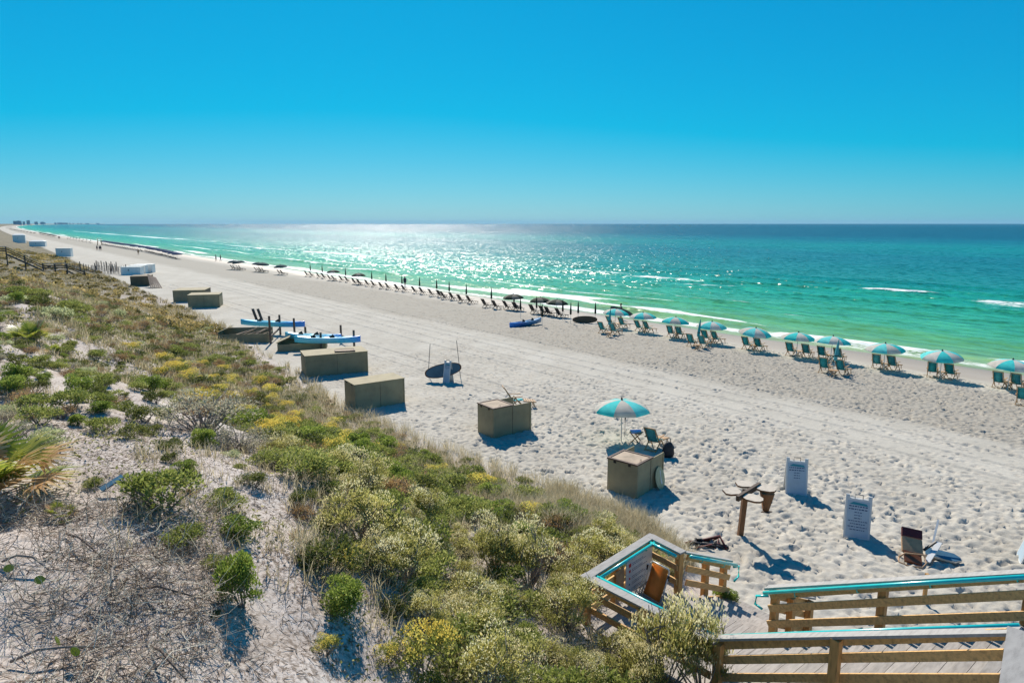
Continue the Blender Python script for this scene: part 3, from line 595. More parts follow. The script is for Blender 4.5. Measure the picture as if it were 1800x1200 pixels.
def make_umbrella(c1, c2, Rr=1.22, top=1.88, drop=.42, ribs=True, panels=True, name='beach_umbrella'):
    o = empty(name)
    MB().tube([(0, 0, -.3), (0, 0, 1.0), (0, 0, top+.02)], .022, 8).build('pole', M['whitepole'], o)
    MB().tube([(0, 0, top-.01), (0, 0, top+.05), (0, 0, top+.10)], [.05, .04, .012], 8).build('finial', M['black'], o)
    def sector(k0, k1, mm):
        m = MB(); rings = []
        for i in range(6):
            f = i/5; r = Rr*math.sin(f*R(62))/math.sin(R(62)); z = top-.02 - drop*(1-math.cos(f*R(62)))/(1-math.cos(R(62)))
            row = []
            nn_ = 4*(k1-k0)
            for j in range(nn_+1):
                aa = R(45)*(k0+j/4); kk = abs(((j/4) % 1)-.5)*2; rr = r*(.945+.055*kk**2); row.append(Vector((rr*math.cos(aa), rr*math.sin(aa), z-.03*f*(1-kk**2)*0)))
            rings.append(row)
        rings.append([Vector((p.x*1.0, p.y*1.0, p.z-.075)) for p in rings[-1]])
        m.loft(rings, closed=False)
        me_ = m.mesh('canopy', M[mm], True)
        return me_
    if panels:
        a_, b_ = sector(0, 1, c1), sector(0, 1, c2)
        for k in range(8): link('canopy_panel', a_ if k % 2 == 0 else b_, o, rot=(0, 0, R(45)*k))
    else: link('canopy', sector(0, 8, c1), o)
    if ribs:
        mr = MB()
        rb = MB().tube([(0, 0, top-.06), (Rr*.55, 0, top-.17), (Rr*.97, 0, top-drop-.02)], .007, 5).mesh('rib', M['whitepole'])
        for k in range(8): link('rib', rb, o, rot=(0, 0, R(45)*k))
    return o
def make_closed(c1, name='closed_umbrella'):
    o = empty(name); n = 10; rings = []
    MB().tube([(0, 0, -.3), (0, 0, 2.35)], .022, 6).build('pole', M['whitepole'], o)
    for (z, r) in ((1.0, .07), (1.08, .12), (1.5, .11), (1.95, .075), (2.3, .03), (2.38, .012)):
        rings.append([Vector((r*(1 if k % 2 else .72)*math.cos(2*math.pi*k/n), r*(1 if k % 2 else .72)*math.sin(2*math.pi*k/n), z)) for k in range(n)])
    MB().loft(rings).build('folded_canopy', M[c1], o); MB().tube([(0, 0, 1.3), (0, 0, 1.34)], .125, 10).build('strap', M['black'], o)
    return o
def make_table(m_='wood'):
    o = empty('side_table'); MB().box((0, 0, .45), (.5, .42, .03)).build('table_top', M[m_], o)
    for s in (-1, 1):
        for q in (-1, 1): MB().beam((q*.20, s*.15, .0), (-q*.20, s*.16, .44), .03, .04).build('leg', M[m_], o)
    return o
def put(proto, used, xyz, rz, label, cat, group=None, scale=1.0):
    o = proto if not used.get(proto.name) else copy_tree(proto); used[proto.name] = 1
    o.location = xyz; o.rotation_euler = (0, 0, rz); o.scale = (scale,)*3
    if proto.name.startswith('beach_umbrella'): o.rotation_euler = (rng.normal(0, .05), rng.normal(0, .05), rz)
    return tag(o, label, cat, group)
used = {}
CH = make_chair('chairteal', 'wood'); CHD = make_chair('darksling', 'darkwood', 'lounge_chair')
UM = make_umbrella('teal', 'beige'); UMD = make_umbrella('dgreen', 'tan'); UMT = make_umbrella('tealdark', 'tealdark', ribs=False, panels=False); UMB = make_umbrella('bluecan', 'bluecan', ribs=False, panels=False); UMG = make_umbrella('dgreen', 'dgreen', 1.3, ribs=False, panels=False)
CL = make_closed('chairteal'); CLD = make_closed('dgreen'); TB = make_table()
def jit(a=.12): return rng.uniform(-a, a)
def xyz(px, py): return tuple(G(px, py))
# the front row, left to right: (umbrella x, canopy y, base y, chair xs)
FRONT = [(1080, 551, 578, (1074, 1095)), (1129, 560, 586, (1124, 1139)), (1184, 569, 596, (1180, 1195)), (1248, 577, 605, (1241, 1259)), (1321, 588, 618, (1313, 1334)), (1399, 598, 629, (1390, 1418)), (1459, 606, 637, (1445, 1474)), (1553, 617, 652, (1541, 1569)), (1652, 631, 667, (1638, 1670)), (1770, 648, 686, (1755, 1786))]
for i, (ux, uy, by, cx) in enumerate(FRONT):
    g = xyz(ux, by-1); nm = '%s shoreline umbrella from left' % ordn(i)
    put(UM, used, g, rng.uniform(0, .78), 'open teal and beige umbrella, %s from the left in the shoreline row' % ordn(i), 'umbrella', 'teal and beige umbrellas along the shoreline')
    for j, x in enumerate(cx):
        gc = xyz(x, by-3+ (x-ux)*.12)
        put(CH, used, gc, YS+.12+jit(), 'teal sling chair, %s of pair under %s' % ('left' if j == 0 else 'right', nm), 'beach chair', 'teal chairs facing the sea')
    xm = (cx[0]+cx[1])/2; gt = xyz(xm+1, by-1.5); put(TB, used, gt, YS+jit(.3), 'small wooden table under the %s' % nm, 'table', 'small tables between the chairs')
for i, (ux, by, cx, lab) in enumerate(((1069, 591, (1060, 1080), 'left'), (1224, 614, (1216, 1236), 'middle'), (1463, 661, (1449, 1479), 'right'))):
    g = xyz(ux, by); o = put(CL, used, g, 0, 'closed dark teal umbrella, %s one of three standing before the shoreline row' % lab, 'umbrella', 'closed teal umbrellas'); o.rotation_euler = (R(3), R(4 if i else 2), .5)
    for j, x in enumerate(cx):
        put(CH, used, xyz(x, by-4+(x-ux)*.14), YS+.1+jit(), 'teal sling chair, %s of the pair at the %s closed teal umbrella' % ('left' if j == 0 else 'right', lab), 'beach chair', 'teal chairs facing the sea')
    put(TB, used, xyz(ux+1, by+2), YS+.2, 'small wooden table at the %s closed teal umbrella' % lab, 'table', 'small tables between the chairs')
put(CH, used, xyz(1797, 712), YS+.1, 'teal sling chair cut by the right edge of the picture', 'beach chair', 'teal chairs facing the sea')
# near umbrella with chair and table by the big box
put(UM, used, xyz(1092, 776), .35, 'large open teal and beige umbrella beside the nearest plywood box', 'umbrella', None, .96)
put(CH, used, xyz(1150, 789), YS+.25, 'teal sling chair beside the nearest plywood box', 'beach chair', None, .92)
put(TB, used, xyz(1118, 778), YS+.4, 'wooden table with a blue towel near the large umbrella', 'table', None)
tw = xyz(1118, 778); tag(MB().loft([[Vector((tw[0]-.24, tw[1]-.2+.1*i, tw[2]+.47+.02*math.sin(i*2.0))), Vector((tw[0]+.22, tw[1]-.16+.09*i, tw[2]+.475+.03*math.cos(i*1.7))), Vector((tw[0]+.22, tw[1]-.16+.09*i, tw[2]+.468+.03*math.cos(i*1.7))), Vector((tw[0]-.24, tw[1]-.2+.1*i, tw[2]+.463+.02*math.sin(i*2.0)))] for i in range(5)]).build('towel', M['kayakb'], None, True), 'blue towel folded on the wooden table by the large umbrella', 'towel')
put(CH, used, xyz(905, 716), YS-.5, 'teal sling chair half hidden behind the second plywood box', 'beach chair', None)
bg_ = xyz(1174, 803); BG = empty('beach_bag', bg_, .3, 'black bag standing behind the nearest plywood box', 'bag')
MB().loft([[Vector((r*1.2*math.cos(2*math.pi*k/10), r*.8*math.sin(2*math.pi*k/10), z)) for k in range(10)] for (z, r) in ((0, .16), (.12, .22), (.4, .2), (.55, .14), (.62, .06))]).build('body', M['bag'], BG, True); MB().tube([(-.1, 0, .5), (-.08, 0, .75), (.08, 0, .75), (.1, 0, .5)], .015, 6).build('handle', M['bag'], BG)
st = xyz(1098, 768); SP = empty('furled_flag', st, 0, 'thin stake with a furled black flag by the large umbrella', 'flag'); MB().tube([(0, 0, -.1), (0, 0, 1.15)], .012, 6).build('stake', M['pole'], SP); MB().tube([(0, 0, .75), (.01, 0, .95), (0, 0, 1.15)], [.02, .045, .015], 7).build('cloth', M['black'], SP)
# round skimboard leaning on the box
ba = BOXA.rotation_euler[2]; lx, ly = 1.35, -.14; SK = empty('skimboard', (BOXA.location[0]+lx*math.cos(ba)-ly*math.sin(ba), BOXA.location[1]+lx*math.sin(ba)+ly*math.cos(ba), .36), 0, 'round skimboard with green stripes leaning on the nearest plywood box', 'skimboard'); SK.rotation_euler = (R(78), 0, ba)
MB().prism([(.30*math.cos(2*math.pi*k/24), .40*math.sin(2*math.pi*k/24)) for k in range(24)], .02, Matrix()).build('board', M['skimd'], SK); MB().prism([(.07+.02*math.cos(k), -.2+.5*k/7) for k in range(7)]+[(.03, .3), (.0, -.2)], .003, Matrix.Translation((0, 0, .0125))).build('stripe', M['white'], SK)

# dark row of lounge chairs with closed umbrellas, right (near) to left (far)
ROW = [(864, 543), (820, 534), (790, 528), (768, 523), (738, 518), (707, 513.5), (679, 509.5), (654, 505), (608, 497), (567, 490.5), (546, 487.5)]
for i, (ux, by) in enumerate(ROW):
    lab = '%s closed umbrella from the blue kayak' % ordn(i)
    put(CLD, used, xyz(ux, by-3), 0, 'closed dark umbrella, %s in the lounge row' % lab.replace(' closed umbrella', ''), 'umbrella', 'closed dark umbrellas of the lounge row')
    gx = 1.0
    for j, du in enumerate((-1.0, .75)):
        g0 = xyz(ux, by-1); u_, v_ = uv_of(g0[0], g0[1]); p = UV(u_-du*1.0-.3, v_-.3+.2*j); put(CHD, used, (p[0], p[1], Hxy(*p)), YS+.05+jit(.08), 'dark lounge chair, %s of the pair at the %s' % ('far' if j == 1 else 'near', lab), 'lounge chair', 'dark lounge chairs facing the sea')
for i, (ux, by, lab) in enumerate(((587, 495, 'farther among closed umbrellas'), (631, 502, 'nearer among closed umbrellas'), (903, 547, 'sheltering people'), (950, 554, 'right behind the blue kayak'), (978, 558.5, 'beside the upright dark board'))):
    put(UMD, used, xyz(ux, by-2), rng.uniform(0, .7), 'open dark green and tan umbrella, %s' % lab, 'umbrella', 'dark green umbrellas of the lounge row')
    for j, du in enumerate((-.9, .8)):
        g0 = xyz(ux, by-1); u_, v_ = uv_of(g0[0], g0[1]); p = UV(u_-du, v_-.2); put(CHD, used, (p[0], p[1], Hxy(*p)), YS+.05+jit(.08), 'dark lounge chair, %s one under dark green umbrella %s' % ('far' if j == 1 else 'near', lab), 'lounge chair', 'dark lounge chairs facing the sea')
for i, (ux, by, lab) in enumerate(((1003, 569, 'tall, left of the dark board'), (1016, 566, 'in front of the dark board'), (1046, 567, 'at the right end of the dark board'), (953, 574, 'at the bow of the blue kayak'), (915, 560, 'at the stern of the blue kayak'), (989, 563, 'under the dark green umbrella by the board'), (943, 556, 'in front of the middle dark green umbrella'))):
    put(CLD, used, xyz(ux, by), .3*i, 'closed dark umbrella, %s' % lab, 'umbrella', 'closed umbrellas near the blue kayak', .9)
# boards
def board(name, c, L, W, yaw, roll, label, mats, tilt=0.0, fin=False):
    o = empty(name, c, 0, label, 'paddleboard'); o.rotation_euler = Euler((roll, tilt, yaw), 'XYZ')
    prof = [(L/2*math.cos(2*math.pi*k/32), W/2*math.copysign(abs(math.sin(2*math.pi*k/32))**.8, math.sin(2*math.pi*k/32))) for k in range(32)]
    MB().prism(prof, .10, Matrix()).build('hull', M[mats[0]], o)
    MB().prism([(x*.93, y*.88) for x, y in prof], .012, Matrix.Translation((0, 0, -.058))).build('deck_pad', M[mats[1]], o); MB().prism([(x*.93, y*.88) for x, y in prof], .012, Matrix.Translation((0, 0, .058))).build('deck_pad', M[mats[1]], o)
    if fin: MB().prism([(0, 0), (.22, 0), (.1, .2), (.03, .22)], .012, Matrix.Translation((L/2-.45, 0, -.05)) @ Matrix.Rotation(R(-90), 4, 'X')).build('fin', M['kayakb'], o)
    return o
c_ = P(779, 652, .62); ya = math.atan2(P(808, 640, .7)[1]-P(748, 653, .4)[1], P(808, 640, .7)[0]-P(748, 653, .4)[0])
board('paddleboard', (c_[0], c_[1], .66), 2.15, .78, 0.05, R(80), 'brown edged blue paddleboard standing on edge against a folding sign', ('boardrim', 'boardface'), R(-12), True)
c_ = G(1028, 568); board('paddleboard', (c_[0], c_[1], c_[2]+.36), 2.5, .74, 0.05, R(84), 'dark brown paddleboard on edge between closed umbrellas near the water', ('boardrim', 'boardbrown'), 0, False)
c_ = G(1092, 566); board('paddleboard', (c_[0], c_[1], c_[2]+1.15), 2.5, .6, -.3, R(70), 'grey beige surfboard carried behind the leftmost teal umbrella', ('tan', 'tan'), R(18), False)
for (x, yb, yt, lab) in ((752, 662, 604, 'left'), (810, 663, 598, 'right')):
    b_ = P(x, yb); zt = zat(b_, x, yt); tag(MB().tube([(b_[0], b_[1], -.2), (b_[0]+(.18 if lab == 'left' else -.22), b_[1]+.0, zt-.03), (b_[0]+(.185 if lab == 'left' else -.225), b_[1], zt)], .02, 6).build('rope_stake', M['pole']), 'thin stake on the %s of the paddleboard with the sign' % lab, 'stake', 'stakes beside the paddleboard')
# folding A-frame signs
def a_sign(px, py, yaw, label, w_=.66, h_=1.12, text=True, lean=.26, scale=1.0, n_lines=9):
    g = P(px, py); o = empty('folding_sign', (g[0], g[1], Hxy(*g[:2])-.02), yaw, label, 'sign'); o.scale = (scale,)*3
    for s in (-1, 1):
        T = Matrix.Translation((0, s*lean, 0)) @ Matrix.Rotation(s*math.atan2(lean-.02, h_), 4, 'X')
        m = MB(); fr = [(-w_/2, 0), (w_/2, 0), (w_/2, h_+.10), (w_/2-.10, h_+.10), (w_/2-.10, h_), (-w_/2+.10, h_), (-w_/2+.10, h_+.10), (-w_/2, h_+.10)]
        m.prism([(x, y) for x, y in fr], .035, T @ Matrix.Rotation(R(90), 4, 'X')).build('panel', M['white'], o)
        fc = MB().prism([(-w_/2+.05, .06), (w_/2-.05, .06), (w_/2-.05, h_-.06), (-w_/2+.05, h_-.06)], .004, T @ Matrix.Translation((0, s*.020, 0)) @ Matrix.Rotation(R(90), 4, 'X')).build('sign_face', M['sign'], o)
        if s == -1 and text:
            hd = MB(); r2 = random.Random(int(px))
            hd.prism([(-w_*.36, h_*.86), (w_*.36, h_*.84), (w_*.3, h_*.90), (-w_*.2, h_*.92)], .003, T @ Matrix.Translation((0, -.0235, 0)) @ Matrix.Rotation(R(90), 4, 'X')).build('emblem', M['tealink'], o)
            for li in range(n_lines):
                tm = MB(); y = h_*(.80-.072*li); half = w_*(.36 if li in (0, 1, 5, 7) else .14 if li in (2, 3, 4) else .28); x = -half
                while x < half:
                    L = r2.uniform(.025, .07); tm.prism([(x, y), (min(x+L, half), y), (min(x+L, half), y+.032 if li < 2 else y+.022), (x, y+.032 if li < 2 else y+.022)], .002, T @ Matrix.Translation((0, -.0235, 0)) @ Matrix.Rotation(R(90), 4, 'X')); x += L+.018
                tm.build('text_line', M['ink'], o)['kind'] = 'stuff'
    MB().tube([(-.10, 0, h_-.02), (-.10, 0, h_+.09), (.10, 0, h_+.09), (.10, 0, h_-.02)], .013, 6).build('handle', M['pole'], o)
    return o
a_sign(1504, 938, R(-24), 'white folding sign with dark lettering standing nearest the walkway', scale=1.04)
a_sign(1397, 864, R(-14), 'pale folding sign with faint lettering standing farther out on the sand', scale=1.04, n_lines=5)
a_sign(788, 671, R(-20), 'narrow folding sign holding up the blue paddleboard', w_=.42, h_=1.22, lean=.3, n_lines=3)
a_sign(1812, 985, R(60), 'white folding sign cut off by the right edge above the railing', w_=.7, h_=.9, text=False)

# the post with a cross beam, four rounded boards and a hanging curved panel
b_ = P(1300, 941); pz = Hxy(*b_[:2]); FP = empty('foot_wash_post', (b_[0], b_[1], pz), 0, 'brown post with crossbeam and four rounded pale boards standing in sand', 'post')
def loc(px, py, z): q = P(px, py, z); return Vector((q[0]-b_[0], q[1]-b_[1], z-pz))
tp = loc(1318, 866, 1.42)
MB().beam((0, 0, -.3), (.10, .02, 1.42), .14, .14, (0, 1, 0)).build('post', M['post'], FP)
pa, pb = loc(1296, 876, 1.38), loc(1335, 852, 1.48); MB().beam(pa, pb, .09, .16).build('crossbeam', M['darkwood'], FP)
for i, (x, y, z, yw, ln) in enumerate(((1287, 864, 1.44, 8, .46), (1309, 851, 1.50, 0, .46), (1347, 859, 1.47, -25, .48), (1324, 876, 1.40, -40, .50))):
    q = loc(x, y, z); ol = [(-.24, -.12), (-.12, -.19), (.10, -.19), (.22, -.12), (.26, 0), (.22, .12), (.10, .19), (-.12, .19), (-.24, .12)]
    bd = MB().prism([(a*ln/.46, c) for a, c in ol], .05, Matrix.Translation(q) @ Matrix.Rotation(R(yw), 4, 'Z') @ Matrix.Rotation(R(6), 4, 'X')).build('rounded_board', M['post'], FP)
    MB().prism([(a*ln/.46*.99, c*.99) for a, c in ol], .006, Matrix.Translation(q+Vector((0, 0, .029))) @ Matrix.Rotation(R(yw), 4, 'Z') @ Matrix.Rotation(R(6), 4, 'X')).build('top_face', M['disc'], bd)
q = loc(1347, 861, 1.46); rings = []
for i in range(9):
    f = i/8; rings.append([q+Vector((-.17+.10*f+.03*math.sin(3*f), -.14+.06*f, -.05-.56*f)), q+Vector((.19-.14*f, -.16+.02*f, -.05-.56*f)), q+Vector((.20-.14*f, .06-.06*f-.1*math.sin(3*f), -.05-.56*f)), q+Vector((-.16+.1*f, .08-.04*f, -.05-.56*f))])
MB().loft(rings).build('curved_panel', M['post'], FP, True)
MB().prism([(-.18, -.06), (.02, -.14), (.17, -.02), (-.02, .10)], .02, Matrix.Translation(q+Vector((.02, -.06, -.62)))).build('foot_plate', M['darkwood'], FP)

# tipped brown chair with loose boards
b_ = P(1604, 985); TC = empty('tipped_beach_chair', (b_[0], b_[1], Hxy(*b_[:2])), R(-18), 'brown and maroon padded beach chair with white arms slumped in sand', 'beach chair')
def slab(p, q, w_, t_, name, mm): return MB().beam(p, q, w_, t_, (0, 1, 0)).build(name, M[mm], TC)
slab((0, .10, .20), (.03, .42, .46), .50, .09, 'backrest', 'tanv'); slab((.04, .45, .48), (.06, .62, .66), .50, .10, 'headrest', 'maroon'); slab((0, .10, .20), (-.03, -.20, .04), .42, .08, 'seat', 'brown')
MB().tube([(-.36, -.10, .12), (-.38, -.22, .04), (-.2, -.36, .03), (.15, -.36, .03), (.28, -.2, .10), (.24, -.02, .24), (-.2, -.02, .22), (-.36, -.1, .12)], .022, 8).build('frame', M['tanv'], TC, True)
MB().beam((.30, -.15, .12), (.74, .55, .40), .14, .03).build('arm_board', M['white'], TC); MB().beam((.55, .45, .30), (.80, 1.05, .85), .05, .03).build('arm_board', M['white'], TC); MB().beam((.3, .25, .25), (.6, .35, .5), .05, .05).build('strut', M['black'], TC)
b_ = P(1655, 981); LB = empty('slate_board', (b_[0], b_[1], Hxy(*b_[:2])+.12), R(-28), 'slate blue lid with pale edge lying beside the brown chair', 'lid'); LB.rotation_euler = (R(10), R(4), R(-28))
ol = [(-.42, -.2), (.3, -.2), (.45, -.06), (.45, .06), (.3, .2), (-.42, .2)]; MB().prism(ol, .05, Matrix()).build('rim', M['disc'], LB); MB().prism([(x*.95, y*.9) for x, y in ol], .012, Matrix.Translation((0, 0, .029))).build('top', M['bluelid'], LB)
# heap of odds and ends by the landing
b_ = P(1240, 958); HP = empty('litter_heap', (b_[0], b_[1], Hxy(*b_[:2])), 0, 'small heap of dark and red beach litter near the landing', 'litter')
for i in range(12): MB().tube([(rng.uniform(-.55, .5), rng.uniform(-.25, .25), .03), (rng.uniform(-.55, .5), rng.uniform(-.3, .3), rng.uniform(.05, .16)), (rng.uniform(-.55, .6), rng.uniform(-.3, .3), .03)], rng.uniform(.015, .045), 6).build('scrap', M['black' if i % 3 else 'maroon'], HP, True)
tag(MB().beam((*P(1624, 1058)[:2], -.2), (*P(1624, 1058)[:2], .75), .07, .07).build('stake', M['pinev']), 'short pale stake in the sand behind the far railing', 'stake')

# ------------------------------------------------------------------ far rows of umbrellas up the beach
def far_row(p, q, n, proto, lab, grp, zb=-.9, cat='umbrella', chairs=True, sc_=1.0):
    a_ = P(p[0], p[1], zb); b2 = P(q[0], q[1], zb)
    for i in range(n):
        f = i/max(1, n-1); c = a_*(1-f)+b2*f; put(proto, used, (c[0], c[1], zb), rng.uniform(0, 1), lab, cat, grp, sc_)
        if chairs:
            for du in (-.8, .8):
                put(FCH, used, (c[0]-D2[0]*du-N2[0]*.2, c[1]-D2[1]*du-N2[1]*.2, zb), YS+jit(.1), 'tiny dark lounge chair under the %s' % grp, 'lounge chair', 'tiny chairs under the %s' % grp)
def make_far_chair():
    o = empty('lounge_chair'); MB().beam((0, -.55, .95), (0, -.1, .35), .55, .04, (0, 1, 0)).build('backrest', M['darksling'], o); MB().beam((0, -.1, .34), (0, .95, .3), .55, .04, (0, 0, 1)).build('seat', M['darksling'], o)
    for s in (-1, 1):
        MB().beam((s*.27, -.4, 0), (s*.27, .1, .4), .05, .05).build('leg', M['darkwood'], o); MB().beam((s*.27, .8, 0), (s*.27, .7, .3), .05, .05).build('leg', M['darkwood'], o)
    return o
FCH = make_far_chair()
far_row((312, 457.5), (289, 450.5), 5, UMB, 'navy umbrella in the nearest navy cluster', 'nearest navy umbrella cluster', sc_=1.15)
far_row((285, 450), (259, 443.5), 7, UMB, 'navy umbrella in the middle navy cluster', 'middle navy umbrella cluster', sc_=1.15)
far_row((251, 442.5), (183, 431), 18, UMB, 'navy umbrella in the long farthest navy row', 'long navy umbrella row', sc_=1.15)
far_row((160, 428), (120, 421), 8, CLD, 'tiny closed dark umbrella in the row beyond the navy umbrellas', 'far closed umbrella row')
far_row((97, 418.5), (72, 413), 10, UMG, 'tiny dark green umbrella in the far green cluster', 'far green umbrella cluster', sc_=1.15)
far_row((61, 412.5), (18, 404.5), 11, UMG, 'speck of a dark umbrella at the far end of the beach', 'farthest umbrella row', chairs=False)
for i, (ux, by, lab) in enumerate(((412, 474, 'left of pair nearest the walkers'), (422, 474.5, 'right of pair nearest the walkers'), (454, 478, 'left of middle pair'), (462, 478.5, 'right of middle pair'), (495, 483, 'alone left of closed umbrellas'))):
    g0 = G(ux, by); put(UMT, used, tuple(g0), .3, 'dark teal umbrella, %s' % lab, 'umbrella', 'dark teal umbrellas up the beach', 1.05)
    for du in (-.8, .8):
        put(FCH, used, (g0[0]-D2[0]*du, g0[1]-D2[1]*du, g0[2]), YS+jit(.1), 'dark chair, %s one under dark teal umbrella %s' % ('near' if du > 0 else 'far', lab), 'lounge chair', 'dark chairs under the dark teal umbrellas')
# lifeguard stand, peach coloured
b_ = P(175.5, 432, -.7); LS = empty('lifeguard_stand', (b_[0], b_[1], -.75), TH, 'tiny peach coloured lifeguard stand beyond the navy umbrellas', 'stand')
for s in (-1, 1):
    for q in (-1, 1): MB().beam((s*.9, q*.9, 0), (s*.6, q*.6, 2.2), .12, .12).build('leg', M['tanv'], LS)
MB().box((0, 0, 2.2), (1.5, 1.5, .1)).build('platform', M['tanv'], LS); MB().box((0, 0, 3.3), (1.7, 1.7, .08)).build('roof', M['whitebox'], LS)
for s in (-1, 1): MB().box((s*.68, 0, 2.8), (.06, 1.4, 1.0)).build('side_panel', M['tanv'], LS)

# ------------------------------------------------------------------ people
def make_body(stride=.12, seated=False):
    V = [(0, 0, .95), (0, .0, 1.15), (0, 0, 1.36), (0, .01, 1.50), (0, .03, 1.62), (0, .03, 1.72), (-.18, 0, 1.41), (-.24, -.02, 1.13), (-.23, .08, .88), (.18, 0, 1.41), (.24, .0, 1.13), (.23, .1, .88), (-.10, 0, .88), (-.10, stride*.7, .48), (-.10, stride, .08), (-.10, stride+.14, .04), (.10, 0, .88), (.10, -stride*.4, .48), (.10, -stride*1.3, .08), (.10, -stride*1.3+.14, .04)]
    if seated:
        V = [(0, 0, .48), (0, -.08, .68), (0, -.18, .88), (0, -.2, 1.02), (0, -.18, 1.14), (0, -.18, 1.24), (-.18, -.18, .92), (-.26, -.05, .68), (-.24, .2, .60), (.18, -.18, .92), (.26, -.05, .68), (.24, .2, .60), (-.10, .06, .45), (-.12, .48, .48), (-.12, .85, .34), (-.12, .92, .40), (.10, .06, .45), (.12, .48, .48), (.12, .85, .34), (.12, .92, .40)]
    E = [(0, 1), (1, 2), (2, 3), (3, 4), (4, 5), (2, 6), (6, 7), (7, 8), (2, 9), (9, 10), (10, 11), (0, 12), (12, 13), (13, 14), (14, 15), (0, 16), (16, 17), (17, 18), (18, 19)]
    rad = [.15, .13, .15, .055, .095, .085, .065, .045, .035, .065, .045, .035, .10, .065, .045, .035, .10, .065, .045, .035]
    me = bpy.data.meshes.new('body'); me.from_pydata(V, E, []); o = bpy.data.objects.new('body_tmp', me); C.objects.link(o)
    o.modifiers.new('s', 'SKIN'); o.modifiers.new('ss', 'SUBSURF').levels = 1
    for i, r in enumerate(rad): me.skin_vertices[0].data[i].radius = (r, r*.8 if i < 3 else r)
    me.skin_vertices[0].data[0].use_root = True
    dg = bpy.context.evaluated_depsgraph_get(); dg.update(); out = bpy.data.meshes.new_from_object(o.evaluated_get(dg)); out.name = 'body'
    bpy.data.objects.remove(o); out.materials.clear(); out.materials.append(M['skin']); out.polygons.foreach_set('use_smooth', [True]*len(out.polygons)); return out
BW, BS, BSIT = make_body(.2), make_body(.05), make_body(0, True)
def person(px, py, label, body, yaw, cloth='cloth', base=None, top_=True):
    g = base if base is not None else tuple(G(px, py)); o = empty('person', g, yaw, label, 'person'); link('body', body, o); st_ = body is BSIT
    hz, hy = (1.22, -.19) if st_ else (1.70, .02); m = MB()
    m.loft([[Vector((r*math.cos(2*math.pi*k/10), hy-.012+r*1.1*math.sin(2*math.pi*k/10), hz+z)) for k in range(10)] for (z, r) in ((-.06, .10), (0, .108), (.06, .095), (.10, .05), (.115, .01))]).build('hair', M['hair'], o, True)
    if not st_:
        MB().loft([[Vector((a*1.15*math.cos(2*math.pi*k/12), a*.95*math.sin(2*math.pi*k/12), z)) for k in range(12)] for (z, a) in ((.72, .215), (.86, .20), (1.02, .165))]).build('shorts', M[cloth], o, True)
        if top_: MB().loft([[Vector((a*1.15*math.cos(2*math.pi*k/12), a*.9*math.sin(2*math.pi*k/12), z)) for k in range(12)] for (z, a) in ((1.03, .16), (1.2, .165), (1.36, .18), (1.44, .13))]).build('shirt', M[cloth], o, True)
    else: MB().loft([[Vector((a*1.15*math.cos(2*math.pi*k/12), -.02-(z-.45)*.42+a*.9*math.sin(2*math.pi*k/12), z)) for k in range(12)] for (z, a) in ((.42, .18), (.6, .16), (.8, .17), (.93, .13))]).build('shirt', M[cloth], o, True)
    return o
person(380, 459, 'left of two dark figures walking at the water edge', BW, 2.2); person(388, 459, 'right of two dark figures walking at the water edge', BW, 2.3)
person(712, 504, 'dark figure standing at the water behind the lounge row', BS, .3); person(1091, 562, 'dark figure carrying the grey beige surfboard', BS, 1.2)
g0 = G(906, 546); person(0, 0, 'figure in dark clothes seated under the leftmost near dark green umbrella', BSIT, YS, base=(g0[0], g0[1], g0[2]))
person(243.5, 448, 'figure standing in front of the long navy umbrella row', BS, 1.0, 'tanv'); person(171, 440.5, 'left of three dark walkers on the open beach', BW, 1.0); person(175.5, 440.8, 'middle of three dark walkers on the open beach', BW, 1.0); person(177.6, 440.5, 'right of three dark walkers on the open beach', BW, 1.0)
person(103, 419.8, 'left of two specks standing by the far green cluster', BS, 0); person(105.2, 420.2, 'right of two specks standing by the far green cluster', BS, 0)

# ------------------------------------------------------------------ neighbouring stairs, sand fence, skyline
NW = empty('neighbour_walkover', (*UV(135, 0), 0), TH, 'dark weathered stairs running down the dune at the far left', 'stairs')
def nz(px, py, v): # height of a picture point on the plane u = 135 at seaward distance v
    p = UV(135, v); return zat(p, px, py)
def vpx(px):        # seaward distance whose picture column is px, on u = 135
    lo, hi = -8, 25
    for _ in range(40):
        m_ = (lo+hi)/2; p = UV(135, m_); X_ = 900+FOC*p[0]/(p[1]*_cp+(CAM_H-2)*_sp)
        lo, hi = (m_, hi) if X_ < px else (lo, m_)
    return (lo+hi)/2
q = lambda px, py: (vpx(px), nz(px, py, vpx(px)))
va, za = q(14, 445); vb, zb_ = q(75, 474.5); vc, zc = q(116, 474); ve, ze = q(140, 487)
for k in range(4): MB().box((va-.3-k*.6, -.6, za-.03), (.55, 1.5, .06)).build('deck_board', M['oldwood'], NW)
for k in range(11):
    f = (k+.5)/11; MB().box((va+(vb-va)*f, -.6, za+(zb_-za)*f), (.36, 1.4, .06)).build('tread_board', M['greyboard'], NW)
for k in range(6): MB().box((vb+(vc-vb)*(k+.5)/6, -.6, zb_-.03), ((vc-vb)/6-.04, 1.5, .06)).build('deck_board', M['greyboard' if k % 2 else 'oldwood'], NW)
for k in range(5):
    f = (k+.5)/5; MB().box((vc+(ve-vc)*f, -.6, zc+(ze-zc)*f), (.4, 1.4, .06)).build('tread_board', M['greyboard'], NW)
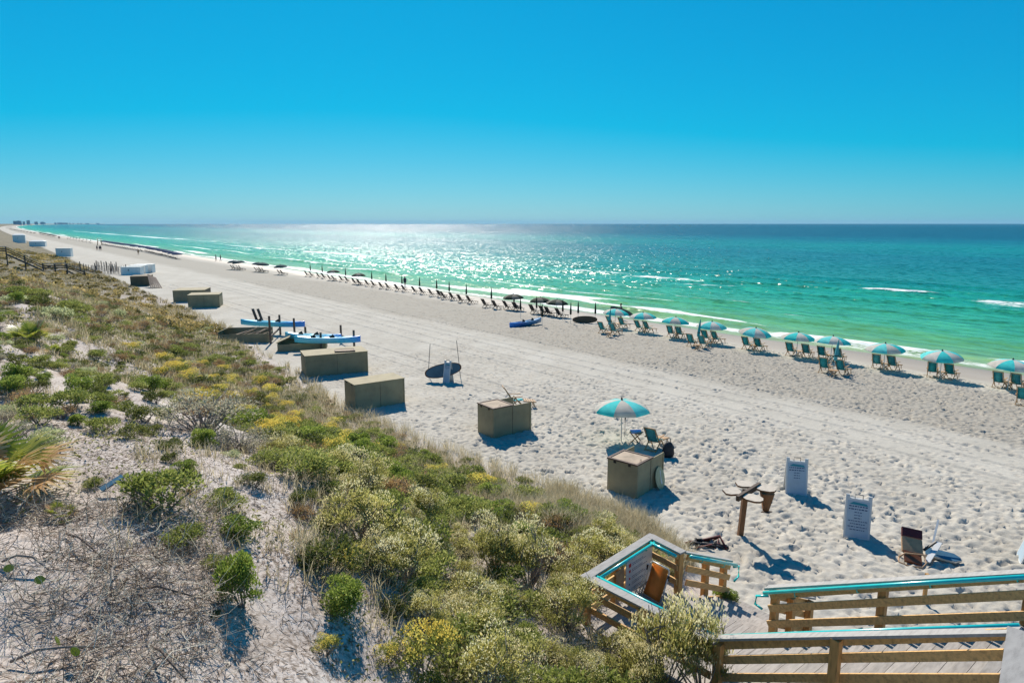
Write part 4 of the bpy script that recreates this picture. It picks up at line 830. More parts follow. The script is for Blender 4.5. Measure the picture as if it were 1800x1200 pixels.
for y in (-1.35, .15):
    MB().beam((va, y, za-.15), (vb, y, zb_-.1), .05, .25).build('stringer', M['oldwood'], NW); MB().beam((vc, y, zc-.15), (ve, y, ze-.1), .05, .25).build('stringer', M['oldwood'], NW)
    for hh in (.4, .72, 1.08):
        for (p0, p1) in (((va-2.4, za), (va, za)), ((va, za), (vb, zb_)), ((vb, zb_), (vc, zc)), ((vc, zc), (ve+.6, ze))):
            MB().beam((p0[0], y, p0[1]+hh), (p1[0], y, p1[1]+hh), .10 if hh > 1 else .045, .07 if hh > 1 else .13).build('rail_board', M['greyboard' if hh > 1 else 'oldwood'], NW)
    for (v_, z_) in ((va, za), ((va+vb)/2, (za+zb_)/2), (vb, zb_), ((vb+vc)/2, zc), (vc, zc), (ve+.5, ze), (va-2.3, za)):
        MB().beam((v_, y, z_-1.9), (v_, y, z_+1.08), .13, .13).build('post', M['oldwood'], NW)
SF = empty('sand_fence', (0, 0, 0), 0, 'grey picket sand fence running across the sand beside the far stairs', 'fence')
for (p0, p1, n) in (((116, 477), (222, 482.5), 62), ((170, 474), (205, 477), 16)):
    a_, b_ = P(*p0), P(*p1)
    for k in range(n):
        f = k/(n-1); c = a_*(1-f)+b_*f; z0 = Hxy(c[0], c[1]); hh = rng.uniform(1.25, 1.65)
        MB().beam((c[0], c[1], z0-.2), (c[0]+rng.uniform(-.12, .12), c[1]+rng.uniform(-.1, .1), z0+hh), .09, .025).build('picket', M['oldwood' if k % 3 else 'greyboard'], SF)
    for k in range(5):
        f = k/4; c = a_*(1-f)+b_*f; z0 = Hxy(c[0], c[1]); MB().beam((c[0], c[1]+.1, z0-.3), (c[0], c[1]+.1, z0+1.8), .11, .11).build('post', M['oldwood'], SF)
    MB().tube([(a_[0], a_[1]-.03, .8), (b_[0], b_[1]-.03, .8)], .012, 5).build('wire', M['pole'], SF)
# skyline far along the bending coast
SKY = [(30, 42, 385.4), (45.5, 49, 386.6), (52, 57, 384.8), (65, 70, 387.5), (75, 80.5, 388), (81.5, 83, 388.8), (98.5, 101.5, 389.8), (104, 112, 389.8), (113.5, 121, 390.2), (124, 126, 390.6), (130, 132, 390.8), (138, 140, 391), (143, 146, 391), (152, 158, 391.2), (171, 176, 391.2)]
for i, (x0, x1, yt) in enumerate(SKY):
    ta = math.tan(TH + math.atan2((x0+x1)/2-900, FOC/_cp)); lo, hi = 500., 15500.
    for _ in range(40):
        m_ = (lo+hi)/2
        if (SHORE+curve(m_))/m_ < ta: lo = m_
        else: hi = m_
    u_ = max(lo, 5200.0); cxy = UV(u_, ta*u_-15); dist = cxy[1]; wm = (x1-x0)/FOC*dist*1.0; hm = (392.6-yt)/FOC*dist*.92
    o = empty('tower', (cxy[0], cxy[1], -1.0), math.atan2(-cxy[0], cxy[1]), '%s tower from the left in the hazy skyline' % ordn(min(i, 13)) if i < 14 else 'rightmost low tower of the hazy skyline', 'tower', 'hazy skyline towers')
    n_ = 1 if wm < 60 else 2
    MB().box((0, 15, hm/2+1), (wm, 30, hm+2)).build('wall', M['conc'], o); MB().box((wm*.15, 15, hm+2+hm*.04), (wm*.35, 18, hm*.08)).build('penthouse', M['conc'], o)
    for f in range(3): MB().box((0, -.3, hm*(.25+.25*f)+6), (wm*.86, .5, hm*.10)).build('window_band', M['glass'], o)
# ------------------------------------------------------------------ dune vegetation
L_ = dict(
 leafy=leaf_mat('shrub_leaf', (.085, .105, .022), (.245, .285, .065), (.50, .50, .17), .5),
 bright=leaf_mat('bright_shrub_leaf', (.09, .13, .022), (.23, .31, .055), (.44, .48, .12), .5, .4, .2),
 dark=leaf_mat('dark_shrub_leaf', (0.049, 0.059, 0.017), (0.140, 0.164, 0.040), (0.337, 0.327, 0.092), .45),
 ground=leaf_mat('groundsel_leaf', (0.155, 0.157, 0.046), (0.393, 0.380, 0.115), (0.701, 0.629, 0.230), .55),
 tuft=leaf_mat('groundsel_tuft', (0.533, 0.446, 0.218), (0.800, 0.720, 0.391), (0.800, 0.800, 0.575), .55, .8),
 gold=leaf_mat('goldenrod_flower', (0.477, 0.327, 0.057), (0.800, 0.616, 0.127), (0.800, 0.800, 0.230), .5, .8),
 silver=leaf_mat('silver_leaf', (0.210, 0.196, 0.127), (0.421, 0.393, 0.265), (0.701, 0.643, 0.471), .45, .7),
 sage=leaf_mat('sage_leaf', (0.253, 0.288, 0.138), (0.464, 0.498, 0.265), (0.701, 0.708, 0.437), .5, .7),
 brown=leaf_mat('brown_leaf', (0.168, 0.105, 0.052), (0.378, 0.249, 0.115), (0.645, 0.446, 0.230), .45, .8),
 grass=leaf_mat('dune_grass_blade', (.20, .17, .09), (.44, .375, .225), (.70, .61, .42), .45, .7, 0),
 cover=leaf_mat('ground_cover_leaf', (.085, .095, .028), (.24, .25, .085), (.46, .41, .19), .5, .6, 0),
 far=leaf_mat('far_scrub_leaf', (0.126, 0.112, 0.034), (0.365, 0.288, 0.103), (0.701, 0.537, 0.241), .45, .7, 0),
 twig=leaf_mat('dead_twig', (0.084, 0.055, 0.038), (0.337, 0.249, 0.178), (0.800, 0.734, 0.575), 0, .9, 0),
 palm=leaf_mat('palmetto_blade', (0.099, 0.145, 0.023), (0.294, 0.353, 0.046), (0.589, 0.551, 0.115), .5, .35, .0, .5), palmdry=leaf_mat('dry_palmetto_blade', (0.393, 0.223, 0.092), (0.701, 0.433, 0.207), (0.800, 0.682, 0.380), .45, .6, 0))
def leaf_quads(p, d, l, w, rs):
    n = len(p); r = rs.normal(size=(n, 3)); s = np.cross(d, r); s /= np.linalg.norm(s, axis=1)[:, None]+1e-9
    up = np.cross(s, d); m = p + d*(l*.5)[:, None] + up*(l*.08)[:, None]
    V = np.stack([p, m+s*(w/2)[:, None], p+d*l[:, None], m-s*(w/2)[:, None]], 1).reshape(-1, 3)
    return V, np.arange(4*n).reshape(n, 4)
def unit(a): return a/(np.linalg.norm(a, axis=1)[:, None]+1e-9)
def lobes(rs, n, r, h, flat=.5):
    a = rs.uniform(0, 2*np.pi, n); q = np.sqrt(rs.uniform(0, 1, n))*r*.72
    z = h*(flat+(1-flat)*(1-(q/r)**2))*rs.uniform(.45, .9, n); return np.stack([q*np.cos(a), q*np.sin(a), z], 1), rs.uniform(.16, .34, n)*r*1.25
def cloud(rs, n, r, h, nl, ll, lw, up=.35, out=.9, shell=.75):
    c, cr = lobes(rs, nl, r, h); k = rs.choice(nl, n, p=cr**2/np.sum(cr**2)); dv = unit(rs.normal(size=(n, 3))); dv[:, 2] = np.where(dv[:, 2] < -.3, -dv[:, 2], dv[:, 2])
    rad = cr[k]*(shell+(1-shell)*rs.uniform(-1.6, 1.1, n)); p = c[k] + dv*rad[:, None]*np.array([1, 1, .85]); p[:, 2] = np.maximum(p[:, 2], .02)
    d = unit(dv*out + rs.normal(size=(n, 3))*.6 + np.array([0, 0, up])); l = ll*rs.uniform(.6, 1.4, n); w = lw*rs.uniform(.7, 1.3, n)
    V, F = leaf_quads(p, d, l, w, rs); lobe_t = rs.uniform(-.2, .2, nl)[k]
    t = np.clip(rs.uniform(.15, .85, n) + lobe_t, 0, 1); return V, F, np.repeat(t, 4)
def stems_mesh(rs, n, r, h, mm, th=.012, name='stems', sub=2):
    m = MB()
    for i in range(n):
        a = rs.uniform(0, 6.28); q = r*rs.uniform(.3, .95); top = Vector((q*math.cos(a), q*math.sin(a), h*rs.uniform(.5, .95))); mid = top*.5+Vector(rs.normal(0, .06*h, 3)); mid.z = top.z*.5
        m.tube([(0, 0, -.08), mid, top], [th*1.3, th, th*.45], 4)
        for j in range(sub):
            f = rs.uniform(.35, .9); b = mid.lerp(top, f); e = b+Vector((rs.normal(0, .22*r), rs.normal(0, .22*r), rs.uniform(.05, .3)*h)); m.tube([b, b.lerp(e, .5)+Vector(rs.normal(0, .02, 3)), e], [th*.6, th*.45, th*.25], 3)
    return m.mesh(name, mm)
def fol(name, parts, mm):
    V = []; F = []; T = []; o = 0
    for (v, f, t) in parts: V.append(v); F.append(f+o); T.append(t); o += len(v)
    return np_mesh(name, np.concatenate(V), np.concatenate(F), mm, {'tint': np.concatenate(T)})
KINDS = {}
def variant(kind, seed):
    rs = np.random.default_rng(seed)
    if kind == 'leafy': return [('stems', stems_mesh(rs, 9, .45, .5, M['shrubby'])), ('foliage', fol('foliage', [cloud(rs, 2000, .55, .55, 18, .058, .030)], L_['leafy']))]
    if kind == 'bright': return [('stems', stems_mesh(rs, 9, .35, .6, M['shrubby'])), ('foliage', fol('foliage', [cloud(rs, 2800, .48, .85, 20, .052, .030, .5, 1.0, .85), cloud(rs, 1300, .50, .42, 14, .052, .030, .4, 1.0, .8)], L_['bright']))]
    if kind == 'dark': return [('stems', stems_mesh(rs, 9, .45, .5, M['shrubby'])), ('foliage', fol('foliage', [cloud(rs, 1500, .5, .5, 13, .055, .026)], L_['dark']))]
    if kind == 'groundsel':
        a = cloud(rs, 3400, .55, .95, 18, .064, .015, .9, .5, .6); b = cloud(rs, 1500, .52, 1.05, 18, .036, .012, 1.4, .5, .9); keep = b[0].reshape(-1, 4, 3)[:, 0, 2] > .45
        b = (b[0].reshape(-1, 4, 3)[keep].reshape(-1, 3), np.arange(4*keep.sum()).reshape(-1, 4), b[2].reshape(-1, 4)[keep].ravel())
        return [('stems', stems_mesh(rs, 14, .45, .9, M['shrubby'])), ('foliage', fol('foliage', [a], L_['ground'])), ('flower_tufts', fol('flower_tufts', [b], L_['tuft']))]
    if kind == 'goldenrod':
        a = cloud(rs, 1400, .5, .5, 13, .06, .018, .8, .6); b = cloud(rs, 1000, .48, .66, 11, .032, .020, 1.2, .4, .9); keep = b[0].reshape(-1, 4, 3)[:, 0, 2] > .34
        b = (b[0].reshape(-1, 4, 3)[keep].reshape(-1, 3), np.arange(4*keep.sum()).reshape(-1, 4), b[2].reshape(-1, 4)[keep].ravel())
        return [('stems', stems_mesh(rs, 10, .45, .5, M['shrubby'])), ('foliage', fol('foliage', [a], L_['leafy'])), ('flowers', fol('flowers', [b], L_['gold']))]
    if kind == 'brown': return [('stems', stems_mesh(rs, 26, .5, .5, M['shrubby'], .008, sub=3)), ('foliage', fol('foliage', [cloud(rs, 1300, .55, .48, 16, .055, .014, .7, .5, .55)], L_['brown']))]
    if kind == 'silver': return [('stems', stems_mesh(rs, 30, .55, .5, M['shrubby'], .009, sub=4)), ('foliage', fol('foliage', [cloud(rs, 1700, .58, .5, 16, .045, .013, .5, .7, .75)], L_['silver']))]
    if kind == 'sage': return [('stems', stems_mesh(rs, 10, .45, .3, M['shrubby'], .007)), ('foliage', fol('foliage', [cloud(rs, 1500, .55, .3, 18, .055, .03, .4)], L_['sage']))]
    if kind == 'bare':
        m = MB()
        def grow(p, d, l, th, dep):
            q_ = p+d*l; mid = (p+q_)/2+Vector(rs.normal(0, l*.10, 3)); m.tube([p, mid, q_], [th, th*.8, th*.6], 4)
            if dep == 0: return
            for j in range(3 if dep > 1 else 2):
                dd = (d+Vector(rs.normal(0, .55, 3))).normalized(); dd.z = abs(dd.z)*.8; grow(p.lerp(q_, rs.uniform(.5, 1)), dd, l*rs.uniform(.5, .85), th*.58, dep-1)
        for j in range(4): grow(Vector((rs.normal(0, .05), rs.normal(0, .05), -.05)), Vector((rs.normal(0, .6), rs.normal(0, .6), 1)).normalized(), .26, .014, 4)
        return [('branches', m.mesh('branches', M['shrubby']))]
NAMES = dict(leafy='leafy_shrub', bright='bright_shrub', dark='dark_shrub', groundsel='groundsel_bush', goldenrod='goldenrod_clump', brown='withered_shrub', silver='silver_shrub', sage='sage_mat', bare='bare_shrub')
PROTO = {k: [variant(k, 100+17*i+7*j) for j in range(3)] for i, k in enumerate(NAMES)}
def plant(kind, xyz_, s, label, group=None, sz=1.0, cat='shrub'):
    var = random.choice(PROTO[kind]); o = empty(NAMES[kind], xyz_, random.uniform(0, 6.28), label, cat, group); o.scale = (s*random.uniform(.82, 1.22), s*random.uniform(.82, 1.22), s*sz)
    o.rotation_euler = (random.gauss(0, .06), random.gauss(0, .06), o.rotation_euler[2])
    for nm, me_ in var:
        c_o = link(nm, me_, o)
        if nm != 'branches': c_o['kind'] = 'stuff'
    return o
def at_px(px, py): g = G(px, py, -.04); return tuple(g)
def sz_px(g, wpx): return wpx/FOC*(g[1]*_cp+(CAM_H-g[2])*_sp)/1.05
# plants that can be picked out one by one: (kind, x, base y, width in picture, height factor, label)
NAMED = [
 ('bright', 427, 1068, 96, 1.45, 'rounded bright green shrub standing alone on bare sand'),
 ('leafy', 285, 895, 150, .9, 'wide green shrub beside a blue scrap on sandy slope'), ('leafy', 318, 962, 100, .8, 'yellow green shrub just below the wide green shrub'), ('bright', 425, 945, 85, .6, 'low bright shrub above the rounded bright green shrub'),
 ('dark', 300, 815, 46, 1.0, 'small dark upright shrub on sandy ground near the slope centre'), ('bright', 135, 747, 34, 1.0, 'small ball shrub casting a dark shadow left of the slope'), ('leafy', 180, 760, 70, .8, 'green shrub right of the small ball shrub'), ('leafy', 70, 745, 80, .8, 'green shrub above the big palmetto tips'),
 ('silver', 360, 760, 170, .75, 'large silvery twiggy shrub at the middle of the slope'), ('silver', 420, 790, 110, .7, 'silvery twiggy shrub below the large silvery one'), ('silver', 30, 770, 70, .8, 'silvery shrub behind the big palmetto at left'), ('sage', 90, 775, 70, .9, 'pale sage mat beside the big palmetto'), ('sage', 95, 560, 60, 1.0, 'pale green mat below the white sand strip'), ('sage', 205, 558, 34, 1.2, 'bright sage mat near the dumped boards'), ('sage', 20, 535, 50, 1.0, 'pale green mat at left edge below the sand strip'),
 ('groundsel', 1165, 1232, 135, 1.6, 'tall feathery pale bush overhanging the landing railing, left one'), ('groundsel', 1235, 1238, 130, 1.65, 'tall feathery pale bush overhanging the landing railing, right one'), ('groundsel', 1135, 1240, 110, 1.2, 'feathery bush leaning below the landing railing at the bottom edge'), ('groundsel', 1090, 1190, 120, .8, 'feathery bush left of the landing railing'), ('bright', 1275, 1062, 50, .8, 'small green bush growing at the end of the sand stairs'),
 ('groundsel', 930, 1030, 130, .95, 'large feathery bush left of the landing'), ('groundsel', 870, 1000, 110, 1.0, 'feathery pale plumed bush at slope bottom, left one'), ('groundsel', 1000, 1110, 120, .9, 'feathery bush below the landing corner'),
 ('goldenrod', 572, 1150, 66, 1.0, 'golden flower clump at the edge of bare sand, bottom'), ('goldenrod', 800, 1105, 60, 1.0, 'golden flower clump among green at the bottom centre'), ('goldenrod', 810, 1065, 50, 1.0, 'small golden clump above another at bottom centre'), ('goldenrod', 680, 1165, 70, .9, 'golden clump between green shrubs at the bottom'), ('goldenrod', 730, 1150, 60, .9, 'golden clump right of others at the bottom'),
 ('bright', 600, 1075, 110, .8, 'green shrub at the edge of bare sand, lower centre'), ('bright', 640, 935, 50, .8, 'grassy green shrub above the twin palmettos'), ('leafy', 470, 820, 60, .8, 'green shrub at the right rim of the sandy slope'), ('dark', 445, 855, 70, .8, 'dark leafy shrub on the sandy slope below the silvery ones'), ('leafy', 175, 690, 60, .8, 'green shrub upper left beneath the far palmetto'), ('dark', 60, 690, 55, .9, 'dark shrub at upper left beneath the far palmetto'), ('bright', 395, 870, 40, .7, 'tiny bright shrub at the sandy slope centre'), ('bare', 420, 1160, 90, .8, 'bare grey shrub at the lower sandy patch')]
taken = []
for (kd, px, py, wpx, hz_, lab) in NAMED:
    g = at_px(px, py); s = sz_px(g, wpx); plant(kd, g, s, lab, None, hz_); taken.append((g[0], g[1], s*.45))
def clear(x, y, r):
    return all((x-a)**2+(y-b)**2 > (r+c)**2*.8 for a, b, c in taken)
WALK_CLEAR = lambda u, v: (v > 8.6 and u < 9.3) or (v > 11.2 and u < 9.0)
vb = lambda u: np.interp(u, [-5, 0, 6.7, 13, 22, 30, 45, 70], [1.0, 1.6, 2.5, 4.4, 6.0, 5.0, 1.0, -8])
def strip(u, v):       # the bare sand strip across the slope
    return abs((v-0.2) - (67-u)*.66) < 1.5 and u < 69 and v < 8.5
count = {}
def try_plant(u, v, kind, s, lab, grp, sz=1.0):
    p = UV(u, v)
    if WALK_CLEAR(u, v) or strip(u, v) or not clear(p[0], p[1], s*.18): return
    if count.get(kind, 0) >= 290: return
    plant(kind, (p[0], p[1], Hxy(*p)-.05), s, lab, grp, sz); count[kind] = count.get(kind, 0)+1
rs = np.random.default_rng(5)
def area(u, v, zone):
    a = np.searchsorted([8, 12, 17, 24, 34, 45], u) if zone != 'upper' else np.searchsorted([9, 13, 18], u)
    return (['below the landing', 'left of the landing', 'before the nearest plywood box', 'before the second plywood box', 'before the flat topped box', 'before the long plywood box', 'before the kayak racks'] if zone != 'upper' else ['by the dead twigs', 'right of the big palmetto', 'above the big palmetto', 'near the far palmetto'])[int(a)]
def size(s): return 'large ' if s > 1.08 else 'small ' if s < .86 else ''
cells = []
for u in np.arange(3.0, 62, .62):
    for v in np.arange(-2.5, 15.5, .62): cells.append((u+rs.uniform(-.3, .3), v+rs.uniform(-.3, .3)))
for (u, v) in cells:
    p = UV(u, v)
    X_ = 900+FOC*p[0]/(p[1]*_cp+(CAM_H-2)*_sp)
    if X_ < -60 or X_ > 1400: continue
    s_ = float(foot(u))-v; n1 = float(fbm(u*.22, v*.22, 91, 3)); n2 = float(fbm(u*.5, v*.5, 95, 2)); r = rs.uniform()
    if s_ < .25: continue
    dense = v > float(vb(u))+1.2*(n1-.45)
    if s_ < 1.6:
        if r < .34: try_plant(u, v, 'dark' if r < .08 else 'groundsel' if r < .16 and u < 16 else 'leafy' if r < .26 else 'brown', rs.uniform(.4, .8), 'small shrub in the grass fringe at the dune foot '+area(u, v, 'low'), 'shrubs in the grass fringe', .8)
        continue
    if dense and u < 24:
        if v > 4.3 and u < 15 and n1 > .44: kd = 'groundsel' if r < .62 else 'leafy'
        elif n2 > .52 and u > 15: kd = 'goldenrod' if r < .28 else 'leafy'
        else: kd = 'leafy' if r < .52 else 'dark' if r < .68 else 'brown' if r < .82 else 'bright' if r < .9 else 'goldenrod'
        if r > .97 or rs.uniform() < .10: continue
        s0 = .55+.8*rs.uniform()**1.3
        try_plant(u, v, kd, s0, size(s0)+{'groundsel': 'feathery pale bush in the thicket left of the landing', 'leafy': 'green leafy shrub in the thicket on the lower slope', 'dark': 'dark green shrub in the thicket on the lower slope', 'brown': 'withered brown shrub in the thicket on the lower slope', 'bright': 'bright green shrub in the thicket on the lower slope', 'goldenrod': 'yellow flowering clump in the thicket on the lower slope'}[kd].replace(' on the lower slope', '').replace(' left of the landing', '')+' '+area(u, v, 'low'), 'thicket on the lower slope, %s' % NAMES[kd], rs.uniform(.75, 1.05) if kd != 'groundsel' else rs.uniform(.7, 1.0))
    elif dense and u < 62:
        if rs.uniform() < (.45 if u < 40 else .62): continue
        if 20 < u < 40 and 5 < v < 11.5 and r < .3: kd = 'goldenrod'
        else: kd = 'leafy' if r < .28 else 'dark' if r < .55 else 'brown' if r < .92 else 'sage'
        s0 = .5+.9*rs.uniform()
        try_plant(u, v, kd, s0, size(s0)+{'leafy': 'green shrub among dry grass on the middle slope', 'dark': 'dark green shrub among dry grass on the middle slope', 'brown': 'withered brown shrub among dry grass on the middle slope', 'sage': 'pale sage mat among dry grass on the middle slope', 'goldenrod': 'yellow flowering clump among dry grass'}[kd].replace(' on the middle slope', '')+' '+area(u, v, 'mid'), 'middle slope, %s' % NAMES[kd], rs.uniform(.6, .9))
    elif not dense and u > 4.5:
        if n1 < .30 or rs.uniform() > (.22 if u < 10 else .42 if u < 14 else .62): continue
        kd = 'bright' if r < .16 else 'leafy' if r < .42 else 'dark' if r < .62 else 'brown' if r < .8 else 'bare' if r < .87 else 'silver' if r < .94 else 'sage'
        try_plant(u, v, kd, rs.uniform(.22, .6) if u < 14 else rs.uniform(.35, .9), {'bright': 'small bright green shrub scattered on the sandy upper slope', 'leafy': 'small leafy shrub scattered on the sandy upper slope', 'dark': 'small dark shrub scattered on the sandy upper slope', 'brown': 'small withered shrub scattered on the sandy upper slope', 'bare': 'small leafless shrub scattered on the sandy upper slope', 'silver': 'small silvery shrub scattered on the sandy upper slope', 'sage': 'small sage mat scattered on the sandy upper slope'}[kd].replace(' upper slope', ' slope')+' '+area(u, v, 'upper'), 'sandy upper slope, %s' % NAMES[kd], rs.uniform(.6, 1.0))
print('plants', count)

# ------------------------------------------------------------------ palmettos
def palmetto(px, py, wpx, nf, label, dry=.25, lean=0.0, low=.1, dark=False):
    g = at_px(px, py); s = sz_px(g, wpx)*.55; o = empty('saw_palmetto', g, 0, label, 'palmetto'); rp = np.random.default_rng(int(px*7+py))
    for i in range(nf):
        a = 2.39996*i+rp.uniform(-.3, .3); el = rp.uniform(low, 1.2); d = Vector((math.cos(a)*math.cos(el), math.sin(a)*math.cos(el), math.sin(el))); L = s*rp.uniform(.45, .75); base = d*L
        side = d.cross(Vector((0, 0, 1))); side = side.normalized() if side.length > .01 else Vector((1, 0, 0)); up = side.cross(d); V = []; F = []; T = []; nb = 22
        for b in range(nb):
            th = (b/(nb-1)-.5)*R(200); bd = d*math.cos(th)+side*math.sin(th); bl_ = s*rp.uniform(.5, .62)*(1-.25*abs(th)/R(100)); drop = Vector((0, 0, -.22*bl_)); w_ = s*.026; sd_ = (d*-math.sin(th)+side*math.cos(th))*w_
            p0 = base; p1 = base+bd*bl_*.5+up*(.05*bl_); p2 = base+bd*bl_+drop*.6; k = len(V)
            V += [p0-sd_*.3, p0+sd_*.3, p1+sd_, p1-sd_, p2+sd_*.1, p2-sd_*.1]; F += [(k, k+1, k+2, k+3), (k+3, k+2, k+4, k+5)]; t = rp.uniform(.2, .8); T += [t, t, t, t, t+.3, t+.3]
        dryf = rp.uniform() < dry
        fr = link('frond', np_mesh('frond', np.array([tuple(v) for v in V]), np.array(F), L_['palmdry' if dryf else 'palm'], {'tint': np.clip(T, 0, 1)}), o)
        MB().tube([(0, 0, 0), tuple(d*L*.5), tuple(base)], [.012*s, .010*s, .007*s], 4).build('leaf_stalk', M['tanv' if dryf else 'shrubby'], fr)
    MB().tube([(0, 0, -.15), (0, 0, .1*s), (0, 0, .22*s)], [.09*s, .08*s, .04*s], 7).build('trunk', M['oldwood'], o)
    return o
palmetto(-34, 880, 270, 26, 'big saw palmetto with green and dry fronds at the left edge', .4)
palmetto(50, 602, 90, 16, 'green saw palmetto standing out on the upper left slope', .15)
palmetto(105, 910, 62, 11, 'small dark based palmetto beside the big palmetto', .3)
palmetto(612, 976, 60, 13, 'upper of two small palmettos at the sandy rim', .1); palmetto(612, 1004, 46, 11, 'lower of two small palmettos at the sandy rim', .1)
palmetto(93, 622, 40, 9, 'small palmetto just below the green one on the upper left slope', .2); palmetto(-4, 725, 50, 10, 'dry brown palmetto at the left edge above the big one', .95)

# ------------------------------------------------------------------ stuff: grass, ground cover, dead brush, litter, far scrub
def visible(u, v, m=120):
    X = D2[0]*u+N2[0]*v; Y = D2[1]*u+N2[1]*v; dep = Y*_cp+(CAM_H-2)*_sp; px = 900+FOC*X/dep
    return (px > -m) & (px < 1800+m) & (dep > 2)
def blades(u, v, z, hgt, wid, rs_, bend=.5):
    n = len(u); X = D2[0]*u+N2[0]*v; Y = D2[1]*u+N2[1]*v; a = rs_.uniform(0, 6.28, n); a2 = rs_.uniform(0, 6.28, n); b = rs_.uniform(.15, 1, n)*bend
    dx, dy = np.cos(a)*b*hgt, np.sin(a)*b*hgt; sx, sy = np.cos(a2)*wid/2, np.sin(a2)*wid/2; Z = np.zeros(n)
    P0 = np.stack([X, Y, z], 1); P1 = P0+np.stack([dx*.35, dy*.35, hgt*.6], 1); P2 = P0+np.stack([dx, dy, hgt*(1-.25*b)], 1); S = np.stack([sx, sy, Z], 1)
    V = np.stack([P0-S, P0+S, P1+S*.8, P1-S*.8, P2+S*.15, P2-S*.15], 1).reshape(-1, 3); k = np.arange(n)*6
    F = np.concatenate([np.stack([k, k+1, k+2, k+3], 1), np.stack([k+3, k+2, k+4, k+5], 1)]); return V, F
rs = np.random.default_rng(77)
def tufts(n, u0, u1, v0, v1, cond, per):
    u = rs.uniform(u0, u1, n); v = rs.uniform(v0, v1, n); k = visible(u, v) & cond(u, v); u, v = u[k], v[k]
    return np.repeat(u, per)+rs.normal(0, .07, len(u)*per), np.repeat(v, per)+rs.normal(0, .07, len(u)*per)
def not_walk(u, v): return ~(((v > 8.7) & (u < 9.2)) | ((v > 11.3) & (u < 9.5)))
def sfoot(u, v): return foot(u)-v
def strip_np(u, v): return (np.abs((v-.2)-(67-u)*.66) < 1.25) & (u < 69) & (v < 8.5)
us_, vs_, hs_, ws_, ts_ = [], [], [], [], []
def grass_zone(n, u0, u1, v0, v1, cond, per, h0, h1, wd, t0, t1):
    u, v = tufts(n, u0, u1, v0, v1, lambda a, b: cond(a, b) & not_walk(a, b) & ~strip_np(a, b), per)
    us_.append(u); vs_.append(v); hs_.append(rs.uniform(h0, h1, len(u))); ws_.append(np.full(len(u), wd)*rs.uniform(.7, 1.3, len(u))); ts_.append(np.clip(rs.uniform(t0, t1, len(u)), 0, 1))
den = lambda u, v: fbm(u*.3, v*.3, 131, 3)
grass_zone(3000, 2, 34, 8, 16, lambda u, v: (sfoot(u, v) > -.2) & (sfoot(u, v) < 3.3), 16, .25, .70, .011, .2, 1.0)
grass_zone(2400, 8, 15.5, 10, 15.2, lambda u, v: (sfoot(u, v) > -.1) & (sfoot(u, v) < 3.6), 18, .3, .8, .010, .35, 1.0)
grass_zone(3200, 30, 80, 2, 18, lambda u, v: (sfoot(u, v) > -.3) & (den(u, v) > .38), 10, .25, .65, .022, .1, .9)
grass_zone(2600, 60, 140, -6, 19, lambda u, v: (sfoot(u, v) > .2), 7, .25, .5, .05, .0, .75)
grass_zone(2600, 4, 30, 2, 13, lambda u, v: (den(u, v) > .44) & (v > np.array(vb(u))), 12, .3, .6, .011, .3, 1.0)
grass_zone(2200, 4, 30, -2, 9, lambda u, v: (den(u, v) > .44), 12, .15, .40, .010, .1, .8)
grass_zone(2200, 24, 62, -3, 12, lambda u, v: (den(u, v) > .36), 9, .2, .45, .020, .05, .8)
u, v, hh, ww, tt = (np.concatenate(x) for x in (us_, vs_, hs_, ws_, ts_))
V, F = blades(u, v, H(u, v)-.03, hh, ww, rs, .8); T = np.repeat(tt, 6)
tag(link('dune_grass', np_mesh('dune_grass', V, F, L_['grass'], {'tint': T})), 'dry tan and green grass covering the dune', 'grass', kind='stuff')
print('blades', len(u))
# ground cover in the thicket
n = 85000; u = rs.uniform(2.5, 62, n)**1.0; u = 2.5+(62-2.5)*rs.uniform(0, 1, n)**1.6; v = rs.uniform(-3, 15, n)
k = visible(u, v) & not_walk(u, v) & ~strip_np(u, v) & (sfoot(u, v) > .8) & ((v > np.array(vb(u))+.2) | (fbm(u*.5, v*.5, 141, 3) > .55)); u, v = u[k], v[k]; n = len(u)
p = np.stack([D2[0]*u+N2[0]*v, D2[1]*u+N2[1]*v, H(u, v)+rs.uniform(-.02, .32, n)*np.clip(fbm(u*.7, v*.7, 143, 2)*1.8, 0, 1)], 1)
d = unit(np.concatenate([rs.normal(size=(n, 2)), rs.uniform(.0, 1.0, (n, 1))], 1)); sz_ = np.interp(u, [3, 20, 60], [.06, .085, .16])
V, F = leaf_quads(p, d, sz_*rs.uniform(.7, 1.5, n), sz_*.42*rs.uniform(.7, 1.4, n), rs)
tag(link('ground_cover', np_mesh('ground_cover', V, F, L_['cover'], {'tint': np.repeat(np.clip(rs.normal(.5, .25, n), 0, 1), 4)})), 'low creeping leaves filling the thicket floor', 'ground cover', kind='stuff')
# far scrub beyond the reach of single shrubs
n = 62000; nc = 1500; cu = 55+165*rs.uniform(0, 1, nc)**1.4; cv = rs.uniform(-26, 20, nc); k = visible(cu, cv) & (sfoot(cu, cv) > .6) & ~((np.abs((cv-.2)-(67-cu)*.66) < 2.2) & (cu < 69) & (cv < 8.5)); cu, cv = cu[k], cv[k]; nc = len(cu)
ci = rs.integers(0, nc, n); cr = rs.uniform(.3, .9, nc)*np.interp(cu, [60, 90, 150, 160], [1, .55, .55, 1.2]); ct = rs.uniform(.1, .8, nc); dv = unit(rs.normal(size=(n, 3))); dv[:, 2] = np.abs(dv[:, 2])
u = cu[ci]+dv[:, 0]*cr[ci]; v = cv[ci]+dv[:, 1]*cr[ci]; p = np.stack([D2[0]*u+N2[0]*v, D2[1]*u+N2[1]*v, H(cu[ci], cv[ci])+dv[:, 2]*cr[ci]*.5], 1)
